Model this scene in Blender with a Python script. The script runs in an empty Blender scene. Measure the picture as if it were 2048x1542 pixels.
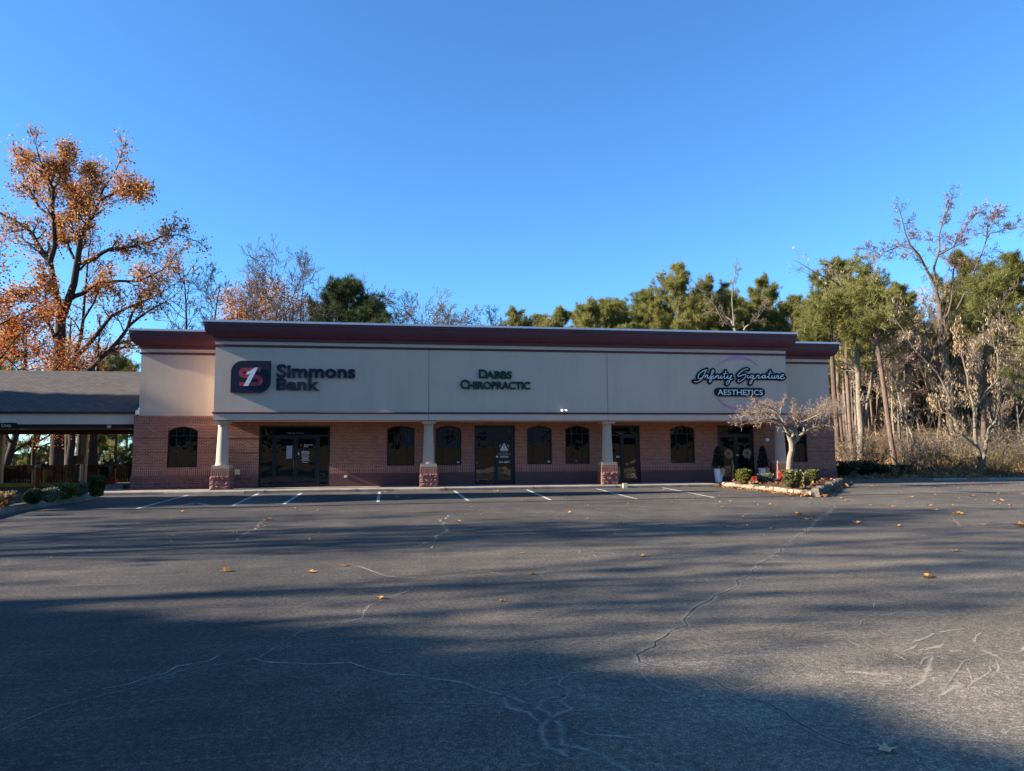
import bpy, math, random
import numpy as np
from mathutils import Vector, Matrix
from mathutils.geometry import tessellate_polygon

C = bpy.context.scene.collection
R = math.radians
random.seed(7)
RNG = np.random.default_rng(11)

# ------------------------------------------------------------------ camera geometry
CAM_Z = 1.63
YAW, TILT, ROLL = R(9.018), R(5.405), R(-0.355)
FPX = 1420.0
FW = np.array([math.sin(YAW)*math.cos(TILT), math.cos(YAW)*math.cos(TILT), math.sin(TILT)])
_rt = np.array([math.cos(YAW), -math.sin(YAW), 0.0])
_up = np.cross(_rt, FW)
RT = math.cos(ROLL)*_rt + math.sin(ROLL)*_up
UP = -math.sin(ROLL)*_rt + math.cos(ROLL)*_up
CAM = np.array([0.0, 0.0, CAM_Z])

def ray(px, py):
    return FW + RT*(px-1024)/FPX - UP*(py-771)/FPX
def W(px, py, Y):
    """photo pixel seen on the vertical plane at depth Y -> (x, z)"""
    d = ray(px, py); p = CAM + d*(Y/d[1]); return float(p[0]), float(p[2])
def G(px, py, z=0.0):
    """photo pixel seen on the ground -> (x, y)"""
    d = ray(px, py); s = (z-CAM_Z)/d[2]; p = CAM + d*s; return float(p[0]), float(p[1])
def terrain(x, y):
    a = min(max((x-16)/8, 0), 1); a = a*a*(3-2*a)
    return a*max(0.0, y-37.2)*0.05 - 0.02
def GT(px, py):
    d = ray(px, py); t = 20.0
    while t < 140:
        p = CAM + d*t
        if p[2] <= terrain(p[0], p[1]): break
        t += 0.2
    return float(p[0]), float(p[1]), float(p[2])

# ------------------------------------------------------------------ object helpers
def tag(o, label=None, cat=None, group=None, kind=None):
    if label: o['label'] = label
    if cat: o['category'] = cat
    if group: o['group'] = group
    if kind: o['kind'] = kind
    return o
def empty(name, loc=(0, 0, 0), rz=0.0):
    o = bpy.data.objects.new(name, None); o.empty_display_size = 0.3
    o.location = loc; o.rotation_euler = (0, 0, rz); C.objects.link(o); return o
def thing(name, label, cat, loc=(0, 0, 0), group=None, rz=0.0):
    return tag(empty(name, loc, rz), label, cat, group)
def wloc(o):
    v = np.zeros(3)
    while o is not None:
        v += np.array(o.location); o = o.parent
    return v
def mesh_np(name, verts, faces, mat, smooth=False):
    """verts (n,3); faces: list of arrays (m,k)"""
    me = bpy.data.meshes.new(name)
    verts = np.asarray(verts, dtype=np.float32)
    loops = np.concatenate([f.ravel() for f in faces]).astype(np.int32)
    tot = np.concatenate([np.full(len(f), f.shape[1], dtype=np.int32) for f in faces])
    start = np.concatenate([[0], np.cumsum(tot)[:-1]]).astype(np.int32)
    me.vertices.add(len(verts)); me.vertices.foreach_set('co', verts.ravel())
    me.loops.add(len(loops)); me.loops.foreach_set('vertex_index', loops)
    me.polygons.add(len(tot)); me.polygons.foreach_set('loop_start', start); me.polygons.foreach_set('loop_total', tot)
    me.polygons.foreach_set('use_smooth', np.full(len(tot), smooth))
    me.update(calc_edges=True)
    if mat: me.materials.append(mat)
    return me
class MB:
    def __init__(s): s.v = []; s.f = []
    def add(s, vs, fs):
        b = len(s.v); s.v += [tuple(map(float, p)) for p in vs]; s.f += [tuple(i+b for i in f) for f in fs]; return s
    def box(s, x0, x1, y0, y1, z0, z1):
        return s.add([(x0,y0,z0),(x1,y0,z0),(x1,y1,z0),(x0,y1,z0),(x0,y0,z1),(x1,y0,z1),(x1,y1,z1),(x0,y1,z1)],
              [(0,3,2,1),(4,5,6,7),(0,1,5,4),(1,2,6,5),(2,3,7,6),(3,0,4,7)])
    def tube(s, pts, rad, n=8, caps=True):
        pts = [np.array(p, float) for p in pts]
        if not hasattr(rad, '__len__'): rad = [rad]*len(pts)
        vs = []; fs = []
        for i, p in enumerate(pts):
            t = pts[min(i+1, len(pts)-1)]-pts[max(i-1, 0)]; t /= np.linalg.norm(t)+1e-9
            a = np.array([0, 0, 1.]) if abs(t[2]) < .9 else np.array([1., 0, 0])
            u = np.cross(t, a); u /= np.linalg.norm(u); w = np.cross(t, u)
            for k in range(n):
                q = 2*math.pi*k/n; vs.append(p+rad[i]*(math.cos(q)*u+math.sin(q)*w))
        for i in range(len(pts)-1):
            for k in range(n):
                fs.append((i*n+k, i*n+(k+1) % n, (i+1)*n+(k+1) % n, (i+1)*n+k))
        if caps: fs.append(tuple(range(n))); fs.append(tuple((len(pts)-1)*n+k for k in reversed(range(n))))
        return s.add(vs, fs)
    def lathe(s, cx, cy, prof, n=24, rot=0.0):
        vs = [(cx+r*math.cos(2*math.pi*k/n+rot), cy+r*math.sin(2*math.pi*k/n+rot), z) for r, z in prof for k in range(n)]
        fs = [(i*n+k, i*n+(k+1) % n, (i+1)*n+(k+1) % n, (i+1)*n+k) for i in range(len(prof)-1) for k in range(n)]
        fs.append(tuple(reversed(range(n)))); fs.append(tuple((len(prof)-1)*n+k for k in range(n)))
        return s.add(vs, fs)
    def plate(s, outer, y0, y1, holes=()):
        """outline in (x,z) with holes, front face at y0, back at y1 (y1>y0)"""
        loops = [outer]+list(holes)
        flat = [p for l in loops for p in l]
        tris = tessellate_polygon([[Vector((p[0], p[1], 0)) for p in l] for l in loops])
        n = len(flat)
        vs = [(x, y0, z) for x, z in flat]+[(x, y1, z) for x, z in flat]
        fs = []
        for t in tris:
            a, b, c = [flat[i] for i in t]
            ar = (b[0]-a[0])*(c[1]-a[1])-(b[1]-a[1])*(c[0]-a[0])
            if abs(ar) < 1e-10: continue
            if ar < 0: t = tuple(reversed(t))
            fs.append(tuple(t)); fs.append(tuple(i+n for i in reversed(t)))
        k = 0
        for l in loops:
            m = len(l)
            A = sum(l[i][0]*l[(i+1) % m][1]-l[(i+1) % m][0]*l[i][1] for i in range(m))
            ccw = (A > 0) == (l is outer)
            for i in range(m):
                a, b = k+i, k+(i+1) % m
                fs.append((a, a+n, b+n, b) if ccw else (a, b, b+n, a+n))
            k += m
        return s.add(vs, fs)
    def sweep(s, path, prof, closed_prof=False):
        """profile (outward d, z) along a 2D path, mitred; outward = right-hand side of travel"""
        m = len(path); n = len(prof); vs = []
        for i in range(m):
            def nrm(a, b):
                d = np.array(b, float)-np.array(a, float); d /= np.linalg.norm(d); return np.array([d[1], -d[0]])
            if i == 0: o = nrm(path[0], path[1])
            elif i == m-1: o = nrm(path[-2], path[-1])
            else:
                a = nrm(path[i-1], path[i]); b = nrm(path[i], path[i+1]); o = a+b; o = o/(o@a)
            for d, z in prof: vs.append((path[i][0]+o[0]*d, path[i][1]+o[1]*d, z))
        fs = []
        for i in range(m-1):
            for k in range(n if closed_prof else n-1):
                k2 = (k+1) % n
                fs.append((i*n+k, i*n+k2, (i+1)*n+k2, (i+1)*n+k))
        fs.append(tuple(range(n))); fs.append(tuple((m-1)*n+k for k in reversed(range(n))))
        return s.add(vs, fs)
    def obj(s, name, mat, parent=None, smooth=False, auto=None):
        off = wloc(parent) if parent is not None else np.zeros(3)
        me = bpy.data.meshes.new(name)
        me.from_pydata([tuple(np.array(p)-off) for p in s.v], [], s.f); me.update()
        if mat: me.materials.append(mat)
        if smooth: me.polygons.foreach_set('use_smooth', [True]*len(me.polygons))
        if auto: me.set_sharp_from_angle(angle=R(auto))
        o = bpy.data.objects.new(name, me); o.parent = parent; C.objects.link(o); return o
def link(name, me, parent=None, loc=(0, 0, 0), rz=0, sc=(1, 1, 1)):
    o = bpy.data.objects.new(name, me); o.parent = parent; o.location = loc; o.rotation_euler = (0, 0, rz); o.scale = sc
    C.objects.link(o); return o

# ------------------------------------------------------------------ materials
class NT:
    def __init__(s, name):
        s.m = bpy.data.materials.new(name); s.m.use_nodes = True; s.t = s.m.node_tree; s.n = s.t.nodes
        s.b = s.n['Principled BSDF']; s.out = s.n['Material Output']
    def node(s, typ, **kw):
        n = s.n.new(typ)
        for k, v in kw.items():
            if k.startswith('i_'): n.inputs[k[2:].replace('_', ' ')].default_value = v
            else: setattr(n, k, v)
        return n
    def l(s, a, b): s.t.links.new(a, b)
    def coord(s, scale=(1, 1, 1), kind='Object', rot=(0, 0, 0)):
        tc = s.node('ShaderNodeTexCoord'); mp = s.node('ShaderNodeMapping')
        mp.inputs['Scale'].default_value = scale; mp.inputs['Rotation'].default_value = rot
        s.l(tc.outputs[kind], mp.inputs['Vector']); return mp.outputs['Vector']
    def noise(s, vec, scale, detail=4, rough=.55):
        n = s.node('ShaderNodeTexNoise'); n.inputs['Scale'].default_value = scale; n.inputs['Detail'].default_value = detail
        n.inputs['Roughness'].default_value = rough; s.l(vec, n.inputs['Vector']); return n.outputs['Fac']
    def ramp(s, fac, stops):
        n = s.node('ShaderNodeValToRGB'); e = n.color_ramp.elements
        e[0].position, e[0].color = stops[0][0], (*stops[0][1], 1)
        e[1].position, e[1].color = stops[-1][0], (*stops[-1][1], 1)
        for p, c in stops[1:-1]:
            x = e.new(p); x.color = (*c, 1)
        s.l(fac, n.inputs['Fac']); return n.outputs['Color']
    def mix(s, fac, a, b, typ='MIX'):
        n = s.node('ShaderNodeMix', data_type='RGBA', blend_type=typ)
        for i, v in ((0, fac), (6, a), (7, b)):
            if hasattr(v, 'links') or hasattr(v, 'is_linked'): s.l(v, n.inputs[i])
            else: n.inputs[i].default_value = (*v, 1) if isinstance(v, tuple) else v
        return n.outputs[2]
    def math(s, op, a, b=0.0, clamp=False):
        n = s.node('ShaderNodeMath', operation=op, use_clamp=clamp)
        for i, v in ((0, a), (1, b)):
            if hasattr(v, 'is_linked'): s.l(v, n.inputs[i])
            else: n.inputs[i].default_value = v
        return n.outputs[0]
    def bump(s, h, strength=.3, dist=.01):
        n = s.node('ShaderNodeBump'); n.inputs['Strength'].default_value = strength; n.inputs['Distance'].default_value = dist
        s.l(h, n.inputs['Height']); s.l(n.outputs['Normal'], s.b.inputs['Normal'])
    def base(s, c):
        if hasattr(c, 'is_linked'): s.l(c, s.b.inputs['Base Color'])
        else: s.b.inputs['Base Color'].default_value = (*c, 1)
    def set(s, rough=.8, spec=.3, metal=0.0):
        s.b.inputs['Roughness'].default_value = rough; s.b.inputs['Specular IOR Level'].default_value = spec
        s.b.inputs['Metallic'].default_value = metal; return s.m
def mul(c, k): return tuple(min(1, x*k) for x in c)
def M(name, col, rough=.8, var=.18, scale=3.0, bump=0.0, bscale=60.0, spec=.3, metal=0.0, dist=.01, aniso=(1, 1, 1)):
    t = NT(name); v = t.coord(aniso)
    f = t.noise(v, scale, 6, .6)
    t.base(t.ramp(f, [(.3, mul(col, 1-var)), (.7, mul(col, 1+var))]))
    if bump: t.bump(t.noise(v, bscale, 4), bump, dist)
    return t.set(rough, spec, metal)

def brick_mat(name, c1, c2, mortar, bw, bh, ms=.010, soldier=False, bump=.5, big=.15):
    t = NT(name); tc = t.node('ShaderNodeTexCoord'); sx = t.node('ShaderNodeSeparateXYZ'); t.l(tc.outputs['Object'], sx.inputs[0])
    u = t.math('ADD', sx.outputs['X'], sx.outputs['Y'])
    cb = t.node('ShaderNodeCombineXYZ')
    if soldier: t.l(sx.outputs['Z'], cb.inputs['X']); t.l(u, cb.inputs['Y'])
    else: t.l(u, cb.inputs['X']); t.l(sx.outputs['Z'], cb.inputs['Y'])
    b = t.node('ShaderNodeTexBrick'); t.l(cb.outputs[0], b.inputs['Vector'])
    b.inputs['Scale'].default_value = 1.0; b.inputs['Brick Width'].default_value = bw; b.inputs['Row Height'].default_value = bh
    b.inputs['Mortar Size'].default_value = ms; b.inputs['Mortar Smooth'].default_value = .2
    b.inputs['Color1'].default_value = (*c1, 1); b.inputs['Color2'].default_value = (*c2, 1); b.inputs['Mortar'].default_value = (*mortar, 1)
    if soldier: b.offset = 0.0
    v = t.coord()
    f = t.noise(v, 1.6, 6, .65); f2 = t.noise(v, 25, 3)
    c = t.mix(f, mul((1, 1, 1), 1-big*2), (1, 1, 1)); c2_ = t.mix(f2, (.78, .78, .78), (1, 1, 1))
    col = t.mix(1.0, t.mix(1.0, b.outputs['Color'], c, 'MULTIPLY'), c2_, 'MULTIPLY'); t.base(col)
    h = t.math('SUBTRACT', t.math('MULTIPLY', f2, .35), b.outputs['Fac'])
    t.bump(h, bump, .012)
    return t.set(.9, .2)

def leaf_mat(name, stops, trans=.35, rough=.6):
    t = NT(name); g = t.node('ShaderNodeNewGeometry'); oi = t.node('ShaderNodeObjectInfo')
    v = t.coord(); f = t.noise(v, .55, 3)
    r = t.math('ADD', t.math('MULTIPLY', g.outputs['Random Per Island'], .62), t.math('MULTIPLY', f, .5))
    r = t.math('ADD', r, t.math('MULTIPLY', t.math('SUBTRACT', oi.outputs['Random'], .5), .22))
    col = t.ramp(t.math('SUBTRACT', r, .06, True), stops)
    t.base(col); t.set(rough, .25)
    tr = t.node('ShaderNodeBsdfTranslucent'); t.l(col, tr.inputs['Color'])
    mx = t.node('ShaderNodeMixShader'); mx.inputs[0].default_value = trans
    t.l(t.b.outputs[0], mx.inputs[1]); t.l(tr.outputs[0], mx.inputs[2]); t.l(mx.outputs[0], t.out.inputs['Surface'])
    return t.m
def bark_mat(name, a, b, moss=None, scale=4.0):
    t = NT(name); v = t.coord((1, 1, .22)); v1 = t.coord()
    f = t.noise(v, scale*3, 6, .65); f2 = t.noise(v1, .7, 3)
    oi = t.node('ShaderNodeObjectInfo')
    col = t.ramp(t.math('ADD', t.math('MULTIPLY', f, .7), t.math('MULTIPLY', f2, .3)), [(.32, a), (.68, b)])
    k = t.math('ADD', t.math('MULTIPLY', oi.outputs['Random'], .5), .75)
    cb = t.node('ShaderNodeCombineXYZ')
    for i in range(3): t.l(k, cb.inputs[i])
    t.base(t.mix(1.0, col, cb.outputs[0], 'MULTIPLY')); t.bump(f, .7, .04)
    return t.set(.95, .15)

BRICK1, BRICK2, MORTAR = (.43, .150, .086), (.24, .074, .050), (.54, .34, .26)
m_brick = brick_mat('brick', BRICK1, BRICK2, MORTAR, .203, .0677)
m_soldier = brick_mat('soldier_brick', (.42, .155, .10), (.27, .10, .07), MORTAR, .32, .085, .012, soldier=True)
m_block = brick_mat('split_face_block', (.32, .145, .125), (.24, .112, .10), (.38, .235, .195), .4, .2, .008, bump=1.0, big=.2)
m_paintblock = brick_mat('painted_block', (.19, .090, .085), (.165, .080, .076), (.14, .072, .068), .4, .105, .008, bump=.3, big=.12)
def stucco(name, col):
    t = NT(name); v = t.coord(); vs = t.coord((1.4, 1.4, .10)); f = t.noise(v, .7, 6, .6); st = t.noise(vs, 1.6, 6, .7); g = t.noise(v, 70, 4)
    k = t.math('ADD', t.math('MULTIPLY', f, .5), t.math('MULTIPLY', st, .5))
    t.base(t.ramp(k, [(.32, mul(col, .89)), (.5, mul(col, .99)), (.68, mul(col, 1.05))])); t.bump(t.math('ADD', g, t.math('MULTIPLY', t.noise(v, 14, 3), .8)), .5, .007)
    return t.set(.92, .2)
m_stucco = stucco('stucco', (.575, .445, .34))
m_trimlight = M('trim_stucco', (.62, .46, .345), .9, .04, 1.2, .2, 70, .2)
m_burg = M('burgundy_trim', (.105, .032, .038), .55, .12, 1.5, .08, 30, .35)
m_flash = M('metal_flashing', (.62, .62, .62), .45, .06, 2, 0, 30, .5, .6)
m_column = M('column_paint', (.46, .35, .265), .8, .06, 2, .15, 50, .25)
m_bronze = M('dark_bronze_frame', (.012, .012, .014), .45, .1, 6, 0, 30, .4)
m_conc = M('concrete', (.27, .225, .18), .9, .28, 1.9, .35, 45, .2)
m_conc_d = M('weathered_concrete', (.17, .15, .125), .95, .35, 2.5, .5, 30, .2)
m_white = M('white_paint', (.72, .72, .70), .6, .06, 4)
m_line = None
m_yellow = M('yellow_paint', (.62, .40, .05), .6, .15, 5)
m_orange = M('orange_paint', (.62, .14, .05), .6, .12, 5)
m_woodfence = M('fence_wood', (.028, .017, .014), .9, .4, 6, .3, 40, .15, aniso=(3, 3, .25))
m_beige = M('beige_metal', (.46, .33, .18), .5, .08, 3)
m_brownbeam = M('brown_beam', (.19, .095, .045), .7, .15, 3)
m_darkbeam = M('dark_fascia', (.022, .018, .017), .7, .1, 3)
m_creampaint = M('cream_paint', (.74, .57, .31), .7, .08, 2)
m_signblk = M('black_sign', (.006, .006, .007), .5, .05, 3)
m_navy = M('navy_sign', (.013, .022, .040), .5, .06, 4, spec=.2)
m_red = M('red_sign', (.42, .045, .055), .45, .06, 4)
m_greensign = M('green_sign', (.004, .055, .034), .6, .08, 4, spec=.15)
m_lilac = M('lilac_sign', (.58, .22, .42), .45, .06, 4)
m_signwhite = M('sign_white', (.76, .78, .80), .5, .05, 4)
m_greytext = M('grey_letters', (.50, .47, .43), .6, .05, 4)
m_decal = M('white_decal', (.58, .60, .62), .6, .05, 4)
m_paper = M('paper_notice', (.30, .34, .42), .7, .08, 8)
m_mulch = M('mulch', (.10, .052, .035), .95, .55, 14, 1.0, 40, .1, dist=.04)
m_stone = M('edging_stone', (.13, .11, .088), .95, .45, 3.5, .9, 14, .15, dist=.04)
m_steel = M('brushed_steel', (.45, .45, .45), .35, .05, 8, spec=.5, metal=.8)
m_tan = M('tan_decor', (.40, .29, .15), .8, .25, 12)

def glass_mat(name, tint=(.006, .007, .008), warp=.012, rough=.02):
    t = NT(name); v = t.coord()
    f = t.noise(v, 1.3, 2); t.base(tint)
    t.set(rough, .95); t.b.inputs['IOR'].default_value = 1.55
    t.bump(f, .6, warp)
    return t.m
m_glass = glass_mat('tinted_glass')

def asphalt():
    t = NT('asphalt'); v = t.coord(); vs = t.coord((.35, 1.6, 1), rot=(0, 0, R(-12)))
    fine = t.noise(v, 75, 3, .75); mid = t.noise(v, 21, 4, .75); big = t.noise(v, .22, 5, .6); streak = t.noise(vs, 1.1, 6, .7)
    wear = t.noise(v, 1.7, 6, .72)
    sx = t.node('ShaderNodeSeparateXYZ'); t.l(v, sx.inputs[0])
    # wear plus sunlight painted into the colour, paler on the near sunlit side
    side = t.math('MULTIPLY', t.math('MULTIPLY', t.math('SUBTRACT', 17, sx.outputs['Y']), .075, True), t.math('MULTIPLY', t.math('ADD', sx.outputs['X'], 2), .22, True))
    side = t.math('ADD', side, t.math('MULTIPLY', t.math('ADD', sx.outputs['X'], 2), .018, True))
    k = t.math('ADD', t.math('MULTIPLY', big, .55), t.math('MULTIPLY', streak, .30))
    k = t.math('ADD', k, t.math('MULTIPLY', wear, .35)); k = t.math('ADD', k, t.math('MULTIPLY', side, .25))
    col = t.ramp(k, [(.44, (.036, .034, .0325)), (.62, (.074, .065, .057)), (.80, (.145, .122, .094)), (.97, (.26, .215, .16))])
    v2 = t.coord((.22, 3.0, 1), rot=(0, 0, R(8))); v3 = t.coord((.30, 3.4, 1), rot=(0, 0, R(-21)))
    scr = t.math('MAXIMUM', t.noise(v2, 2.3, 7, .78), t.noise(v3, 1.9, 7, .78))
    scf = t.node('ShaderNodeMapRange'); scf.inputs[1].default_value = .58; scf.inputs[2].default_value = .74; scf.inputs[4].default_value = .75; t.l(scr, scf.inputs[0])
    col = t.mix(scf.outputs[0], col, (.19, .168, .138))
    oil = t.node('ShaderNodeMapRange'); oil.inputs[1].default_value = .62; oil.inputs[2].default_value = .72; oil.inputs[4].default_value = .6; t.l(t.noise(v, .85, 5, .6), oil.inputs[0])
    col = t.mix(oil.outputs[0], col, (.016, .016, .017))
    sp = t.ramp(t.math('ADD', t.math('MULTIPLY', fine, .6), t.math('MULTIPLY', mid, .4)), [(.36, (.30, .30, .30)), (.5, (.85, .85, .85)), (.64, (2.6, 2.5, 2.3))])
    t.base(t.mix(1.0, col, sp, 'MULTIPLY'))
    h = t.math('ADD', fine, t.math('MULTIPLY', mid, 1.1))
    t.bump(h, .65, .012)
    return t.set(.88, .15)
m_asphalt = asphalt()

def worn_mat(name, col, lo, hi, scale=30.0, rough=.9, edge=False):
    """paint or crack dust that is missing in spots (real gaps in the layer)"""
    t = NT(name); v = t.coord(); f = t.noise(v, scale, 6, .75); f2 = t.noise(v, scale*.15, 4, .6)
    k = t.math('ADD', t.math('MULTIPLY', f, .6), t.math('MULTIPLY', f2, .4))
    if edge:
        at = t.node('ShaderNodeAttribute', attribute_name='edge'); k = t.math('SUBTRACT', k, t.math('MULTIPLY', at.outputs['Fac'], .30))
    fac = t.node('ShaderNodeMapRange'); fac.inputs[1].default_value = lo; fac.inputs[2].default_value = hi; t.l(k, fac.inputs[0])
    fc = t.noise(v, 90, 3)
    t.base(t.ramp(fc, [(.3, mul(col, .7)), (.7, mul(col, 1.25))])); t.set(rough, .2)
    tr = t.node('ShaderNodeBsdfTransparent'); mx = t.node('ShaderNodeMixShader')
    t.l(fac.outputs[0], mx.inputs[0]); t.l(tr.outputs[0], mx.inputs[1]); t.l(t.b.outputs[0], mx.inputs[2]); t.l(mx.outputs[0], t.out.inputs['Surface'])
    return t.m
m_line = worn_mat('parking_paint', (.52, .51, .47), .41, .53, 19)
m_crack = worn_mat('crack_dust', (.26, .23, .178), .265, .53, 30, edge=True)
m_crackdark = worn_mat('crack_gap', (.012, .012, .013), .38, .44, 12)
m_scuff = worn_mat('scuffed_asphalt', (.42, .35, .26), .30, .62, 55, edge=True)

def soil_mat():
    t = NT('leaf_litter_ground'); v = t.coord()
    f = t.noise(v, 9, 6, .75); f2 = t.noise(v, .35, 4)
    c = t.ramp(f, [(.3, (.045, .028, .016)), (.5, (.13, .078, .042)), (.7, (.24, .155, .085))])
    t.base(t.mix(f2, c, t.mix(.6, c, (.13, .12, .05)))); t.bump(f, 1.0, .06)
    return t.set(.95, .1)
m_soil = soil_mat()
m_grassbank = M('dry_grass', (.050, .036, .017), .95, .35, 5, 1.0, 30, .1, dist=.05)

def shingle():
    t = NT('roof_shingles'); tc = t.node('ShaderNodeTexCoord'); mp = t.node('ShaderNodeMapping'); t.l(tc.outputs['Object'], mp.inputs[0])
    b = t.node('ShaderNodeTexBrick'); t.l(mp.outputs[0], b.inputs['Vector']); b.inputs['Scale'].default_value = 1
    b.inputs['Brick Width'].default_value = .3; b.inputs['Row Height'].default_value = .16; b.inputs['Mortar Size'].default_value = .016
    b.inputs['Color1'].default_value = (.105, .094, .085, 1); b.inputs['Color2'].default_value = (.058, .052, .048, 1); b.inputs['Mortar'].default_value = (.035, .03, .028, 1)
    f = t.noise(mp.outputs[0], 60, 3); t.base(t.mix(f, b.outputs['Color'], t.mix(.5, b.outputs['Color'], (.125, .112, .10))))
    t.bump(t.math('SUBTRACT', t.math('MULTIPLY', f, .3), b.outputs['Fac']), .6, .02)
    return t.set(.95, .15)
m_shingle = shingle()

L_OAK = leaf_mat('oak_leaves', [(.0, (.16, .055, .02)), (.35, (.36, .14, .04)), (.65, (.50, .23, .07)), (1, (.60, .36, .13))])
L_ORANGE = leaf_mat('orange_leaves', [(.0, (.20, .055, .02)), (.35, (.38, .13, .035)), (.65, (.48, .21, .05)), (1, (.52, .30, .08))], .45)
L_RUSTY = leaf_mat('rusty_leaves', [(.0, (.22, .045, .025)), (.4, (.44, .12, .035)), (.7, (.52, .23, .05)), (1, (.36, .27, .06))], .45)
L_TAN = leaf_mat('tan_dry_leaves', [(.0, (.26, .16, .085)), (.5, (.42, .29, .16)), (1, (.56, .42, .25))], .3)
L_PINK = leaf_mat('sparse_russet_leaves', [(.0, (.22, .07, .04)), (.5, (.36, .15, .08)), (1, (.46, .24, .12))], .3)
L_PINE = leaf_mat('pine_needles', [(.0, (.07, .082, .022)), (.5, (.19, .19, .05)), (.85, (.32, .28, .08)), (1, (.34, .25, .10))], .45)
L_PINED = leaf_mat('dark_pine_needles', [(.0, (.028, .045, .018)), (.6, (.075, .10, .036)), (1, (.15, .155, .05))], .3)
L_EVER = leaf_mat('evergreen_leaves', [(.0, (.016, .028, .010)), (.6, (.045, .065, .02)), (1, (.09, .10, .03))], .2)
L_BOX = leaf_mat('boxwood_leaves', [(.0, (.045, .055, .010)), (.5, (.12, .125, .022)), (1, (.24, .20, .045))], .3)
L_HOLLY = leaf_mat('holly_leaves', [(.0, (.018, .030, .010)), (.6, (.05, .065, .018)), (1, (.16, .13, .04))], .25)
L_MIXED = leaf_mat('mixed_shrub_leaves', [(.0, (.045, .065, .025)), (.5, (.12, .13, .05)), (.8, (.24, .19, .07)), (1, (.36, .16, .05))], .3)
L_GREY = leaf_mat('grey_green_leaves', [(.0, (.07, .085, .05)), (.6, (.17, .18, .11)), (1, (.30, .24, .13))], .3)
L_RED = leaf_mat('red_nandina_leaves', [(.0, (.26, .02, .015)), (.6, (.45, .05, .03)), (1, (.40, .16, .05))], .35)
L_TOPI = leaf_mat('dark_topiary', [(.0, (.006, .009, .007)), (.75, (.018, .022, .016)), (.93, (.04, .045, .04)), (1, (.30, .30, .28))], .1)
L_FALL = leaf_mat('fallen_leaf', [(.0, (.30, .11, .03)), (.35, (.44, .20, .06)), (.8, (.52, .28, .07)), (1, (.50, .30, .15))], .25)
L_LITTER = leaf_mat('bed_litter', [(.0, (.16, .06, .03)), (.5, (.32, .14, .05)), (1, (.48, .26, .09))], .2)
L_BRUSH = leaf_mat('dry_brush', [(.0, (.075, .042, .020)), (.4, (.20, .115, .050)), (.75, (.36, .23, .10)), (1, (.50, .35, .16))], .3)
L_BRUSHG = leaf_mat('brush_green', [(.0, (.10, .08, .02)), (.5, (.28, .21, .06)), (1, (.46, .35, .12))], .35)
L_VINE = leaf_mat('dark_hedge_leaves', [(.0, (.016, .022, .009)), (.6, (.045, .055, .02)), (1, (.13, .10, .045))], .2)
L_WREATH = leaf_mat('dried_wreath', [(.0, (.45, .33, .17)), (1, (.80, .66, .42))], .2)
L_TANLEAF = leaf_mat('tan_leaf', [(.0, (.55, .33, .18)), (1, (.70, .46, .26))], .2)
L_FARWOOD = leaf_mat('far_wood_leaves', [(.0, (.012, .012, .006)), (.6, (.035, .032, .014)), (1, (.08, .06, .025))], .1)
B_OAK = bark_mat('oak_bark', (.022, .017, .014), (.072, .054, .043))
B_TWIG = bark_mat('pinkish_twigs', (.19, .135, .10), (.40, .30, .23))
B_TWIGD = bark_mat('grey_twigs', (.07, .055, .048), (.17, .135, .115))
B_PALE = bark_mat('pale_bark', (.105, .085, .062), (.27, .22, .16))
B_BROWN = bark_mat('brown_bark', (.055, .040, .030), (.16, .12, .09))
B_PINE = bark_mat('pine_bark', (.055, .036, .027), (.19, .13, .095))
B_GREY = bark_mat('grey_bark', (.09, .072, .058), (.24, .20, .16))
B_CRAPE = bark_mat('crape_bark', (.11, .087, .062), (.33, .265, .19), scale=9)
# ------------------------------------------------------------------ setting
YBK = 43.0
YW = 33.64          # plane of the brick shop wall
YF = 32.10          # plane of the stucco fascia over the walkway
SW = 0.13           # walkway height

def sheet(name, poly, z, mat, kind='structure'):
    mb = MB(); mb.add([(x, y, z) for x, y in poly], [tuple(range(len(poly)))])
    return tag(mb.obj(name, mat), kind=kind)
sheet('ground', [(-1500, -1500), (1500, -1500), (1500, 1500), (-1500, 1500)], -0.06, m_soil)
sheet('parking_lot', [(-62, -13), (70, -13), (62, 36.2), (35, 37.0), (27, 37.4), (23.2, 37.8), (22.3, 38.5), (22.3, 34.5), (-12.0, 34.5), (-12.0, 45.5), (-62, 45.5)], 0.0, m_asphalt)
# woodland bank rising behind the lot
def grid_sheet(name, xs, ys, fz, mat):
    xs = np.array(xs); ys = np.array(ys); X, Y = np.meshgrid(xs, ys)
    Z = np.vectorize(fz)(X, Y); n = len(xs)
    vs = np.stack([X.ravel(), Y.ravel(), Z.ravel()], 1)
    i = np.arange(len(xs)-1)[None, :]+np.arange(len(ys)-1)[:, None]*n
    i = i.ravel(); f = np.stack([i, i+1, i+n+1, i+n], 1)
    return tag(link(name, mesh_np(name, vs, [f], mat, True)), kind='structure')
_nz = {}
def bumpy(x, y):
    return terrain(x, y) + (0.10*math.sin(x*1.3+y*.7)+.07*math.sin(x*2.9-y*1.9))*min(1, max(0, (y-37.5)/3)) if y > 37 else -0.05
grid_sheet('woodland_floor', np.arange(22.4, 190, 1.1), np.arange(36.2, 190, 1.1), bumpy, m_soil)
def bank(x, y):
    t = min(max((-14-y)/16, 0), 1); return -0.03+2.6*t*t*(3-2*t)+.05*math.sin(x*.9+y*1.3)
grid_sheet('grass_bank', np.arange(-70, 75, 1.6), np.arange(-60, -12.5, 1.6), bank, m_grassbank)

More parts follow.
